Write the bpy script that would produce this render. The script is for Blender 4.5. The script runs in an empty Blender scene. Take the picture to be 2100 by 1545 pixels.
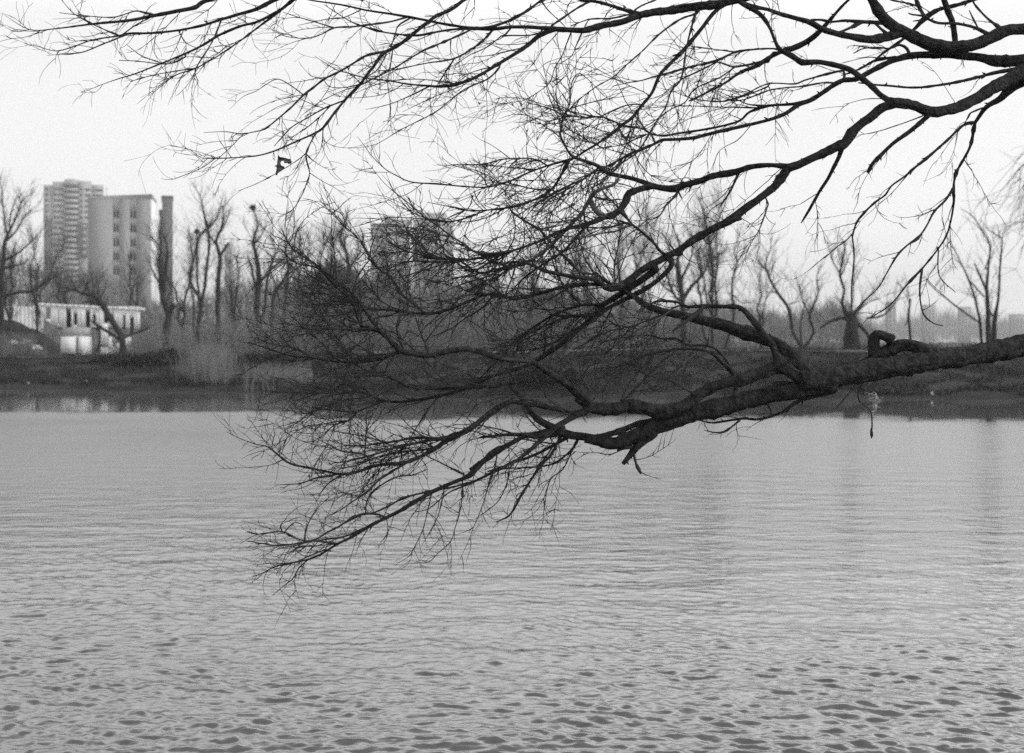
import bpy, math, random
import numpy as np
R = math.radians
SC = bpy.context.scene
COL = SC.collection

# ------------------------------------------------------------------ camera
FPX = 3050.0            # focal length in pixels of the 2100 px wide photograph
CX, HY, CAMZ = 1050.0, 700.0, 2.2
cam = bpy.data.cameras.new("camera")
cam_o = bpy.data.objects.new("camera", cam); COL.objects.link(cam_o)
cam_o.location = (0, 0, CAMZ); cam_o.rotation_euler = (R(90), 0, 0)
cam.sensor_width = 36.0; cam.lens = FPX / 2100.0 * 36.0
cam.shift_y = -(772.5 - HY) / 2100.0
cam.clip_start = 0.1; cam.clip_end = 8000
cam.dof.use_dof = True; cam.dof.focus_distance = 8.2; cam.dof.aperture_fstop = 3.4
SC.camera = cam_o

# ------------------------------------------------------------------ light and sky
SUN_EL, SUN_AZ = 30.0, 97.0      # azimuth clockwise from +Y (view direction)
ADDED_GLOW = 10.0
w = bpy.data.worlds.new("World"); SC.world = w; w.use_nodes = True
nt = w.node_tree; nt.nodes.clear()
sky = nt.nodes.new("ShaderNodeTexSky"); sky.sky_type = 'NISHITA'; sky.sun_disc = False
sky.sun_elevation = R(SUN_EL); sky.sun_rotation = R(SUN_AZ)
sky.air_density = 1.0; sky.dust_density = 5.0; sky.ozone_density = 1.0
bw = nt.nodes.new("ShaderNodeRGBToBW")
mxs = nt.nodes.new("ShaderNodeMix"); mxs.data_type = 'FLOAT'
mxs.inputs[0].default_value = 0.78; mxs.inputs[3].default_value = 7.4   # even veil of thin high cloud
bg = nt.nodes.new("ShaderNodeBackground"); bg.inputs[1].default_value = 0.15
wo = nt.nodes.new("ShaderNodeOutputWorld")
# cloud veil plus a band added above view to brighten the water; duller overhead
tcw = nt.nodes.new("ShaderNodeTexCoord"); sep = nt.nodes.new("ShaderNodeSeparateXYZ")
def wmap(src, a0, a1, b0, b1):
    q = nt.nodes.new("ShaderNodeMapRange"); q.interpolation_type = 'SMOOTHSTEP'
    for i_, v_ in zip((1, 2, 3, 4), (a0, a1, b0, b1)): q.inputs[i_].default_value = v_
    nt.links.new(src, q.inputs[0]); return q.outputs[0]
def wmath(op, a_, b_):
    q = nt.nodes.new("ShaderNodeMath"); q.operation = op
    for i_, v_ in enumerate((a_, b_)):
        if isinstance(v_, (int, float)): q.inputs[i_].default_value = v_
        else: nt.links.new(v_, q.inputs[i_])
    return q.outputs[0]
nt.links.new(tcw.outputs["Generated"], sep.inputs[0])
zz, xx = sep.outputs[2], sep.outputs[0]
band = wmath('MULTIPLY', wmap(zz, .20, .30, 0, 1), wmap(zz, .30, .60, 1, 0))       # bright band added for the water to reflect
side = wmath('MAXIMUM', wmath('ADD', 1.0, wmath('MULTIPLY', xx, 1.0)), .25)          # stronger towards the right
veil = wmath('ADD', wmath('MULTIPLY', wmap(zz, .0, .2, 7.6, 6.5), wmap(zz, .25, .7, 1.0, .45)), wmath('MULTIPLY', wmath('MULTIPLY', band, side), ADDED_GLOW))
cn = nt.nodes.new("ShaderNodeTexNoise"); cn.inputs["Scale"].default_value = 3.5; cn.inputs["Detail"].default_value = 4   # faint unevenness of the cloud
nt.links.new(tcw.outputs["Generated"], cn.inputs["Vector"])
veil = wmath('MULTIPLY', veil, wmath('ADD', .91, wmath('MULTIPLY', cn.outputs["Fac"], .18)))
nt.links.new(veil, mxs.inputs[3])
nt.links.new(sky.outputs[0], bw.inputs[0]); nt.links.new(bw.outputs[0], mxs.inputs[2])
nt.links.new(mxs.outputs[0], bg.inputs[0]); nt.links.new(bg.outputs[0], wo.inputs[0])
sl = bpy.data.lights.new("sun", 'SUN'); sl.energy = 1.3; sl.angle = R(12); sl.color = (1, 1, 1)
so = bpy.data.objects.new("sun", sl); COL.objects.link(so)
so.rotation_euler = (R(90 - SUN_EL), 0, R(180 - SUN_AZ))
so.location = (60, 30, 60)
SC.view_settings.view_transform = 'Standard'; SC.view_settings.look = 'None'
SC.view_settings.gamma = 1; SC.view_settings.exposure = 0.25
SC.cycles.use_denoising = False
SC.cycles.max_bounces = 5; SC.cycles.volume_bounces = 1
SC.cycles.sample_clamp_indirect = 2.0; SC.cycles.sample_clamp_direct = 3.0

# ------------------------------------------------------------------ helpers
def tag(o, label=None, cat=None, group=None, kind=None):
    if label: o['label'] = label
    if cat: o['category'] = cat
    if group: o['group'] = group
    if kind: o['kind'] = kind
    return o
def pt(px, py, d):
    return np.array([(px - CX) / FPX * d, d, CAMZ - (py - HY) / FPX * d])
def empty(name, loc=(0, 0, 0)):
    o = bpy.data.objects.new(name, None); COL.objects.link(o); o.location = loc
    o.empty_display_size = 0.3
    return o
def mesh_obj(name, V, F, mat, parent=None, smooth=False, loc=None):
    """V (n,3) array, F list of arrays (m,k) of equal arity. World coordinates; parent has location only."""
    me = bpy.data.meshes.new(name)
    V = np.asarray(V, np.float64)
    off = np.zeros(3)
    if parent is not None:
        p = parent
        while p is not None:
            off += np.array(p.location); p = p.parent
    elif loc is not None:
        off = np.array(loc, float)
    V = V - off
    F = [np.asarray(f, np.int64) for f in F if len(f)]
    nl = sum(f.size for f in F); nf = sum(len(f) for f in F)
    me.vertices.add(len(V)); me.vertices.foreach_set("co", V.astype(np.float32).ravel())
    me.loops.add(nl); me.loops.foreach_set("vertex_index", np.concatenate([f.ravel() for f in F]).astype(np.int32))
    st, tot, c = [], [], 0
    for f in F:
        k = f.shape[1]; st.append(c + np.arange(len(f)) * k); tot.append(np.full(len(f), k)); c += f.size
    me.polygons.add(nf)
    me.polygons.foreach_set("loop_start", np.concatenate(st).astype(np.int32))
    me.polygons.foreach_set("loop_total", np.concatenate(tot).astype(np.int32))
    if smooth: me.polygons.foreach_set("use_smooth", np.ones(nf, bool))
    me.update(calc_edges=True); me.validate()
    o = bpy.data.objects.new(name, me); COL.objects.link(o)
    me.materials.append(mat)
    if parent is not None: o.parent = parent
    elif loc is not None: o.location = loc
    return o

class MB:
    """collects geometry for one mesh object"""
    def __init__(s): s.V = []; s.Q = []; s.T = []; s.n = 0
    def add(s, V, Q=None, T=None):
        V = np.asarray(V, float)
        if Q is not None and len(Q): s.Q.append(np.asarray(Q, np.int64) + s.n)
        if T is not None and len(T): s.T.append(np.asarray(T, np.int64) + s.n)
        s.V.append(V); s.n += len(V)
    def box(s, c, size, rz=0.0, top=None):
        """centre of base, size (x,y,z), rotation; top=(sx,sy) scales the top"""
        x, y, z = [v for v in size]; tx, ty = top or (1, 1)
        v = np.array([[-x/2,-y/2,0],[x/2,-y/2,0],[x/2,y/2,0],[-x/2,y/2,0],
                      [-x/2*tx,-y/2*ty,z],[x/2*tx,-y/2*ty,z],[x/2*tx,y/2*ty,z],[-x/2*tx,y/2*ty,z]])
        ca, sa = math.cos(rz), math.sin(rz)
        v = np.stack([v[:,0]*ca - v[:,1]*sa, v[:,0]*sa + v[:,1]*ca, v[:,2]], 1) + np.array(c)
        s.add(v, [[0,3,2,1],[4,5,6,7],[0,1,5,4],[1,2,6,5],[2,3,7,6],[3,0,4,7]])
    def prism(s, poly, y0, y1):
        """poly: list of (x,z) extruded from y0 to y1 (convex or fan-safe quads strip not needed)"""
        n = len(poly); p = np.array(poly)
        v = np.concatenate([np.stack([p[:,0], np.full(n, y0), p[:,1]], 1), np.stack([p[:,0], np.full(n, y1), p[:,1]], 1)])
        q = [[i, (i+1) % n, n + (i+1) % n, n + i] for i in range(n)]
        t = [[0, i, i+1] for i in range(1, n-1)] + [[n, n+i+1, n+i] for i in range(1, n-1)]
        s.add(v, q, t)
    def tube(s, P, rad, sides=5, rough=0.0, rng=None, cap=True):
        P = np.asarray(P, float); rad = np.asarray(rad, float); n = len(P)
        if n < 2: return
        if cap:
            P = np.vstack([P, P[-1] + (P[-1] - P[-2]) * 0.02 + 1e-5]); rad = np.append(rad, rad[-1] * 0.02); n += 1
        T = np.gradient(P, axis=0); T /= (np.linalg.norm(T, axis=1, keepdims=True) + 1e-12)
        ref = np.array([0.31, 0.9, 0.27]) if abs(T[:, 1]).mean() < 0.8 else np.array([0.3, 0.1, 0.95])
        N = np.cross(T, ref); N /= (np.linalg.norm(N, axis=1, keepdims=True) + 1e-9)
        B = np.cross(T, N)
        a = np.arange(sides) * (2 * math.pi / sides)
        rr = np.repeat(rad[:, None], sides, 1)
        if rough > 0 and rng is not None:
            m = rng.normal(0, 1, (n, sides)); k = np.array([.25, .5, .25])
            m = np.apply_along_axis(lambda c: np.convolve(c, k, 'same'), 0, m)
            if sides >= 9:      # ridged bark: furrows that run along the limb, broken by scars
                q = rng.normal(0, 1, (n, sides)); kk = np.hanning(13); kk /= math.sqrt((kk ** 2).sum())
                q = np.apply_along_axis(lambda c: np.convolve(c, kk, 'full')[6:6 + n], 0, q)
                m = m * .7 + q * .75
            else: m = (m + np.roll(m, 1, 1)) * .6
            rr = rr * (1 + rough * m)
        V = P[:, None, :] + rr[:, :, None] * (np.cos(a)[None, :, None] * N[:, None, :] + np.sin(a)[None, :, None] * B[:, None, :])
        i = np.arange(n - 1)[:, None] * sides; j = np.arange(sides)[None, :]; j2 = (j + 1) % sides
        Q = np.stack([i + j, i + j2, i + sides + j2, i + sides + j], -1).reshape(-1, 4)
        s.add(V.reshape(-1, 3), Q)
    def build(s, name, mat, parent=None, smooth=False, loc=None):
        return mesh_obj(name, np.vstack(s.V), [np.vstack(x) for x in (s.Q, s.T) if x], mat, parent, smooth, loc)

# ---- materials: grey values only, the place is shown in black and white
def mat_plain(name, v0, v1=None, scale=4.0, rough=0.9, stretch=(1, 1, 1), detail=6, bump=0.0, bscale=None, spec=0.2, lo=.35, hi=.65, bdist=0.02):
    m = bpy.data.materials.new(name); m.use_nodes = True
    t = m.node_tree; b = t.nodes["Principled BSDF"]
    b.inputs["Roughness"].default_value = rough
    b.inputs["Specular IOR Level"].default_value = spec
    if v1 is None: v1 = v0 * 1.25
    tc = t.nodes.new("ShaderNodeTexCoord"); mp = t.nodes.new("ShaderNodeMapping"); mp.inputs[3].default_value = stretch
    nz = t.nodes.new("ShaderNodeTexNoise"); nz.inputs["Scale"].default_value = scale; nz.inputs["Detail"].default_value = detail
    nz.inputs["Roughness"].default_value = .62
    cr = t.nodes.new("ShaderNodeMapRange"); cr.inputs[1].default_value = lo; cr.inputs[2].default_value = hi
    cr.inputs[3].default_value = v0; cr.inputs[4].default_value = v1
    t.links.new(tc.outputs["Object"], mp.inputs[0]); t.links.new(mp.outputs[0], nz.inputs["Vector"])
    t.links.new(nz.outputs["Fac"], cr.inputs[0]); t.links.new(cr.outputs[0], b.inputs["Base Color"])
    if bump > 0:
        n2 = t.nodes.new("ShaderNodeTexNoise"); n2.inputs["Scale"].default_value = bscale or scale * 3; n2.inputs["Detail"].default_value = 5
        bp = t.nodes.new("ShaderNodeBump"); bp.inputs["Strength"].default_value = bump; bp.inputs["Distance"].default_value = bdist
        t.links.new(mp.outputs[0], n2.inputs["Vector"]); t.links.new(n2.outputs["Fac"], bp.inputs["Height"])
        t.links.new(bp.outputs[0], b.inputs["Normal"])
    return m
M_BARK = mat_plain("bark", 0.006, 0.044, 26, .9, (1, 1, 1), 9, 1.0, 55, bdist=.035)
M_TWIG = mat_plain("twig_bark", 0.018, 0.036, 9, .75, spec=.3)
M_PALEBARK = mat_plain("pale_bark", 0.06, 0.16, 18, .85, (1, 1, 1), 6, .5, 40)
M_FARBARK = mat_plain("far_bark", 0.014, 0.04, 1.5, .95)
M_FARTWIG = mat_plain("far_twig", 0.03, 0.07, .6, .95)
M_BRUSH = mat_plain("brush", 0.10, 0.22, .5, .95)
M_DARKBRUSH = mat_plain("dark_brush", 0.015, 0.04, .7, .95)
M_EVER = mat_plain("evergreen", 0.06, 0.14, .8, .9)
M_REED = mat_plain("dry_reed", 0.10, 0.26, .8, .9)
M_GRASS = mat_plain("grass_blade", 0.010, 0.042, .35, .95, (.35, 2.2, 1))
M_GROUND = mat_plain("bank_ground", 0.010, 0.036, .16, .95, (.35, 2.5, 1), 9, .6, 3.0, bdist=.1)
M_PATH = mat_plain("pale_path", 0.09, 0.16, 2, .95)
M_SLAB = mat_plain("slab_panel", 0.25, 0.30, .12, .85, (1, 1, 1), 4)
M_SLABSIDE = mat_plain("slab_sunlit_white", 0.7, 0.8, .2, .8)  # white side wall, the sunlight on it put into the colour
M_TOWER = mat_plain("tower_panel", 0.33, 0.43, .08, .85, (1, 1, 2), 5)
M_TDARK = mat_plain("tower_dark_panel", 0.05, 0.09, .1, .85)
M_WIN = mat_plain("window_glass_dark", 0.012, 0.025, .5, .5, spec=.1)
M_WHITE = mat_plain("white_plaster", 0.62, 0.88, .9, .85, (1, 1, .5), 7, .2, 4, lo=.3, hi=.6)
M_WHITE2 = mat_plain("bright_plaster", 0.82, 0.9, 1.2, .8)
M_OPEN = mat_plain("dark_opening", 0.03, 0.05, 1)
M_NARROW = mat_plain("narrow_tower_panel", 0.10, 0.14, .1, .9)
M_WOOD = mat_plain("far_wood_twigs", 0.11, 0.24, .12, .95)
M_FAR = mat_plain("far_block_panel", 0.33, 0.43, .05, .9)
M_SCRAP = mat_plain("torn_scrap", 0.07, 0.13, 30, .8)
M_PALE = mat_plain("pale_scrap", 0.25, 0.5, 40, .8)

# ------------------------------------------------------------------ water
def water_material():
    m = bpy.data.materials.new("pond_water"); m.use_nodes = True
    t = m.node_tree; b = t.nodes["Principled BSDF"]
    b.inputs["Base Color"].default_value = (.10, .10, .10, 1)
    b.inputs["Roughness"].default_value = 0.05; b.inputs["IOR"].default_value = 1.42
    b.inputs["Specular IOR Level"].default_value = 0.5
    tc = t.nodes.new("ShaderNodeTexCoord"); mp = t.nodes.new("ShaderNodeMapping"); mp.inputs[3].default_value = (0.55, 1.0, 1)
    mp.inputs[2].default_value = (0, 0, R(12))
    n1 = t.nodes.new("ShaderNodeTexNoise"); n1.inputs["Scale"].default_value = 7.0; n1.inputs["Detail"].default_value = 4
    n1.inputs["Roughness"].default_value = .5
    n2 = t.nodes.new("ShaderNodeTexNoise"); n2.inputs["Scale"].default_value = 2.2; n2.inputs["Detail"].default_value = 2
    ad = t.nodes.new("ShaderNodeMath"); ad.operation = 'MULTIPLY_ADD'; ad.inputs[1].default_value = 2.0
    bp = t.nodes.new("ShaderNodeBump"); bp.inputs["Strength"].default_value = 1.0; bp.inputs["Distance"].default_value = WB
    t.links.new(tc.outputs["Object"], mp.inputs[0])
    t.links.new(mp.outputs[0], n1.inputs["Vector"]); t.links.new(mp.outputs[0], n2.inputs["Vector"])
    t.links.new(n2.outputs["Fac"], ad.inputs[0]); t.links.new(n1.outputs["Fac"], ad.inputs[2])
    # ruffled open water, a sheltered calm strip along the far shore
    sx = t.nodes.new("ShaderNodeSeparateXYZ"); t.links.new(tc.outputs["Object"], sx.inputs[0])
    n3 = t.nodes.new("ShaderNodeTexNoise"); n3.inputs["Scale"].default_value = .16; n3.inputs["Detail"].default_value = 3
    t.links.new(tc.outputs["Object"], n3.inputs["Vector"])
    def mth(op, a, b_):
        q = t.nodes.new("ShaderNodeMath"); q.operation = op
        for i_, v_ in enumerate((a, b_)):
            if isinstance(v_, (int, float)): q.inputs[i_].default_value = v_
            else: t.links.new(v_, q.inputs[i_])
        return q.outputs[0]
    e = mth('ADD', mth('ADD', sx.outputs[1], mth('MULTIPLY', sx.outputs[0], .19)), mth('MULTIPLY', n3.outputs["Fac"], 16.0))
    mr = t.nodes.new("ShaderNodeMapRange"); mr.interpolation_type = 'SMOOTHSTEP'
    mr.inputs[1].default_value = 48.0; mr.inputs[2].default_value = 53.5; mr.inputs[3].default_value = WB; mr.inputs[4].default_value = .0008
    r1 = t.nodes.new("ShaderNodeMapRange"); r1.interpolation_type = 'SMOOTHSTEP'   # unresolved far ripples widen the gloss
    r1.inputs[1].default_value = 12; r1.inputs[2].default_value = 32; r1.inputs[3].default_value = .09; r1.inputs[4].default_value = WR
    t.links.new(sx.outputs[1], r1.inputs[0])
    r2 = t.nodes.new("ShaderNodeMapRange"); r2.interpolation_type = 'SMOOTHSTEP'
    r2.inputs[1].default_value = 48.0; r2.inputs[2].default_value = 53.5; r2.inputs[3].default_value = 1; r2.inputs[4].default_value = .15
    t.links.new(e, r2.inputs[0]); t.links.new(mth('MULTIPLY', mth('MULTIPLY', mth('MULTIPLY', r1.outputs[0], mth('ADD', .55, mth('MULTIPLY', n3.outputs["Fac"], .9))), mth('MAXIMUM', mth('MINIMUM', mth('SUBTRACT', 1.0, mth('MULTIPLY', sx.outputs[0], .018)), 1.2), .75)), r2.outputs[0]), b.inputs["Roughness"])
    t.links.new(e, mr.inputs[0]); t.links.new(mr.outputs[0], bp.inputs["Distance"])
    t.links.new(ad.outputs[0], bp.inputs["Height"]); t.links.new(bp.outputs[0], b.inputs["Normal"])
    return m
WB = 0.013; WR = 0.30
M_WATER = water_material()
def smooth_noise(x, y, seed, n=10, base=.1, spread=6.0):
    r = np.random.default_rng(seed); z = np.zeros_like(x)
    for i in range(n):
        k = base * (spread ** r.random()); a = r.random() * 6.283
        z += np.sin(k * (math.cos(a) * x + math.sin(a) * y) + r.random() * 6.283)
    return z / math.sqrt(n / 2)
def build_water():
    rows = np.arange(1640, 784, -1.6); cols = np.linspace(-0.46, 0.46, 1400)
    d = CAMZ * FPX / (rows - HY)
    X = cols[None, :] * (d[:, None] + 0.5); Y = np.repeat(d[:, None], len(cols), 1)
    dy = np.abs(np.gradient(d))[:, None]; dx = (cols[1] - cols[0]) * d[:, None]
    rng = np.random.default_rng(7); Z = np.zeros_like(X)
    n = 140
    warpx = 0.10 * smooth_noise(X, Y, 3, 8, .8, 3); warpy = 0.10 * smooth_noise(X, Y, 4, 8, .8, 3)
    for i in range(n):
        longer = i % 5 == 0                     # a fifth of the trains are longer and lower
        lam = 0.28 * (1.1 / 0.28) ** rng.random() if longer else 0.045 * (0.21 / 0.045) ** (rng.random() ** .9)
        k = 2 * math.pi / lam
        th = rng.normal(R(97), R(58)) + (math.pi if rng.random() < .3 else 0)
        kx, ky = k * math.cos(th), k * math.sin(th)
        slope = 0.185 / math.sqrt(n / 2) * (.36 if longer else 1.0 if lam > .13 else .75)
        fade = np.clip((np.minimum(2 * math.pi / (abs(ky) * dy + 1e-6), 2 * math.pi / (abs(kx) * dx + 1e-6)) - 2.2) / 3.0, 0, 1)
        Z += fade * slope / k * np.sin(kx * (X + warpx) + ky * (Y + warpy) + rng.random() * 6.283)
    amp = 0.85 + 0.36 * smooth_noise(X, Y * .45, 11, 14, .2, 6)
    calm = np.exp(-(((X / Y) - .20) / .11) ** 2) * np.clip((Y - 9) / 8, 0, 1) * .5
    amp = np.clip(amp - calm, .3, 1.35) * (1.12 - .62 * np.clip((Y - 8) / 14, 0, 1)) * np.clip((47 - (Y + .19 * X)) / 5, .06, 1)
    # peaked crests
    Z = Z * amp; Z = Z + 5.0 * (Z * Z - (Z * Z).mean())
    nr, nc = X.shape
    V = np.stack([X, Y, Z], -1).reshape(-1, 3)
    i = np.arange(nr - 1)[:, None] * nc; j = np.arange(nc - 1)[None, :]
    Q = np.stack([i + j, i + j + 1, i + nc + j + 1, i + nc + j], -1).reshape(-1, 4)
    o = mesh_obj("water", V, [Q], M_WATER, None, True)
    tag(o, kind="structure")
    b = MB(); b.add([[-260, -40, -.06], [260, -40, -.06], [260, 90, -.06], [-260, 90, -.06]], [[0, 1, 2, 3]])
    tag(b.build("water_margin", M_WATER), kind="structure")
build_water()

# ------------------------------------------------------------------ land beyond the pond
def shore(x):
    s = np.interp(x, [-60, -23, -10, -2, 2, 6, 30, 90], [70, 68.5, 64, 59, 56.5, 57, 57, 60])
    return s + .35 * np.sin(x * .9) + .2 * np.sin(x * 2.3 + 1)
def topz(x): return np.interp(x, [-40, -22, -8, 2, 25], [1.15, 1.2, 1.45, 1.7, 1.75])
def width(x): return np.interp(x, [-40, -22, -8, 2, 25], [26, 25, 21, 17, 16])
def land_z(x, y):
    t = y - shore(x); wd = width(x); h = topz(x)
    f = np.clip(t / wd, 0, 1)
    z = .22 * np.clip((t + .4) / .8, -3, 1) + (h - .22) * (f ** 1.15)
    z = z + np.clip(t, 0, 1) * np.clip(1.2 - t / 60, .2, 1) * .06 * smooth_noise(x, y, 21, 14, .25, 8)
    z = z - .35 * np.clip((t - wd - 2) / 20, 0, 1) * (x > -8)
    return z
def build_land():
    u = np.linspace(-2.3, 2.3, 340)
    t = np.concatenate([np.linspace(-4, 32, 110), 32 + np.geomspace(.6, 2240, 70)])
    U, T = np.meshgrid(u, t)
    X = U * (0.36 * (60 + np.maximum(T, 0)) + 8)
    Y = shore(X) * np.exp(-np.maximum(T - 40, 0) / 400) + 57 * (1 - np.exp(-np.maximum(T - 40, 0) / 400)) + T
    Z = land_z(X, Y)
    nr, nc = X.shape
    i = np.arange(nr - 1)[:, None] * nc; j = np.arange(nc - 1)[None, :]
    Q = np.stack([i + j, i + j + 1, i + nc + j + 1, i + nc + j], -1).reshape(-1, 4)
    o = mesh_obj("ground", np.stack([X, Y, Z], -1).reshape(-1, 3), [Q], M_GROUND, None, True)
    tag(o, kind="structure")
    # worn footpath along the crest of the bank
    xs = np.linspace(-48, 46, 400); c = shore(xs) + width(xs) + .8 + .25 * np.sin(xs * .4)
    V = []
    for k, off in enumerate((-.75, 0, .75)):
        V.append(np.stack([xs, c + off, land_z(xs, c + off) + .05 + (.03 if k == 1 else 0)], 1))
    V = np.concatenate(V); n = len(xs); a = np.arange(n - 1)
    Q = np.concatenate([np.stack([a + n*k, a + 1 + n*k, a + 1 + n*(k+1), a + n*(k+1)], 1) for k in (0, 1)])
    tag(mesh_obj("footpath", V, [Q], M_PATH, None, True), kind="structure")
    # earth mound left of the white ruin
    gx, gy = np.meshgrid(np.linspace(-62, -24, 80), np.linspace(104, 140, 50))
    gz = 1.0 + 2.75 * np.exp(-((gx + 43.6) / 6.2) ** 4) * np.exp(-((gy - 121) / 9) ** 2) + .25 * smooth_noise(gx, gy, 5, 10, .4, 5) * np.exp(-((gx + 45) / 12) ** 4)
    gz -= .6 * (1 - np.exp(-((gx + 44) / 14) ** 6) * np.exp(-((gy - 121) / 14) ** 6))
    nr, nc = gx.shape; i = np.arange(nr - 1)[:, None] * nc; j = np.arange(nc - 1)[None, :]
    Q = np.stack([i + j, i + j + 1, i + nc + j + 1, i + nc + j], -1).reshape(-1, 4)
    tag(mesh_obj("terrain_mound", np.stack([gx, gy, gz], -1).reshape(-1, 3), [Q], M_GROUND, None, True), kind="structure")
    # near bank off to the right, where the overhanging tree is rooted
    yy = np.linspace(-10, 30, 40); uu = np.linspace(0, 1, 16)
    Uq, Yq = np.meshgrid(uu, yy); edge = .36 * np.maximum(Yq, 0) + 1.0 + .15 * np.sin(Yq)
    Xq = edge + Uq * 24; Zq = np.clip((Xq - edge) * .6, 0, .45) - .08 + .03 * np.sin(Xq * 2 + Yq)
    nr, nc = Xq.shape; i = np.arange(nr - 1)[:, None] * nc; j = np.arange(nc - 1)[None, :]
    Q = np.stack([i + j, i + j + 1, i + nc + j + 1, i + nc + j], -1).reshape(-1, 4)
    tag(mesh_obj("near_bank", np.stack([Xq, Yq, Zq], -1).reshape(-1, 3), [Q], M_GROUND, None, True), kind="structure")
build_land()

# ------------------------------------------------------------------ branch tracing machinery
TILES = {'A': (1575, 0, 4), 'B': (1050, 0, 4), 'C': (1050, 300, 4), 'D': (525, 0, 4), 'E': (1050, 600, 4), 'F': (525, 400, 4),
         'G': (525, 640, 4), 'H': (480, 860, 2.625), 'I': (0, 0, 2.625), 'J': (1300, 0, 2.625), 'K': (1575, 380, 2.861),
         'L': (1200, 540, 3.358), 'M': (0, 560, 5.25), 'N': (280, 360, 3.8625), 'O': (1300, 380, 4.2925), 'P': (1700, 380, 4.2925),
         'R': (0, 340, 2.861)}
RSC = {'A': .84, 'B': .70, 'C': .93, 'D': .76, 'E': .97, 'F': 1.0, 'G': .95, 'H': .78, 'I': .8}    # half widths were read a little generously
def parse_pts(tile, toks):
    ox, oy, s = TILES[tile]; out = []
    for k in toks:
        v = [float(q) for q in k.split(',')]
        out.append((v[0] / s + ox, v[1] / s + oy, (v[2] if len(v) > 2 else 6) / s * RSC.get(tile, 1.0)))
    return np.array(out)
def catmull(P, step):
    """P (n,k) smooth resample at about `step` in the first two columns"""
    if len(P) == 2: P = np.vstack([P[0], (P[0] + P[1]) / 2, P[1]])
    Q = np.vstack([2 * P[0] - P[1], P, 2 * P[-1] - P[-2]])
    out = []
    for i in range(1, len(Q) - 2):
        a, b, c, d = Q[i-1], Q[i], Q[i+1], Q[i+2]
        n = max(2, int(np.linalg.norm((c - b)[:2]) / step))
        t = (np.arange(n) / n)[:, None]
        p = .5 * ((2*b) + (-a + c)*t + (2*a - 5*b + 4*c - d)*t*t + (-a + 3*b - 3*c + d)*t**3)
        lo, hi = np.minimum(b[2], c[2]), np.maximum(b[2], c[2]); p[:, 2] = np.clip(p[:, 2], lo, hi)
        out.append(p)
    out.append(P[-1:])
    return np.vstack(out)
def to_world(S, D):
    return np.stack([(S[:, 0] - CX) / FPX * D, D, CAMZ - (S[:, 1] - HY) / FPX * D], 1)

def rot_about(v, axis, a):
    axis = axis / (np.linalg.norm(axis) + 1e-9)
    return v * math.cos(a) + np.cross(axis, v) * math.sin(a) + axis * np.dot(axis, v) * (1 - math.cos(a))
def twig_path(rng, p, d, L, n, bend, wob, grav=0.0):
    P = [p]; d = d / np.linalg.norm(d); ax = np.array([0, 1.0, 0]) + rng.normal(0, .35, 3); st = L / n
    for i in range(n):
        d = rot_about(d, ax, bend / n + rng.normal(0, wob)); d = d + np.array([0, 0, grav / n]); d /= np.linalg.norm(d)
        P.append(P[-1] + d * st)
    return np.array(P)

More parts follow.
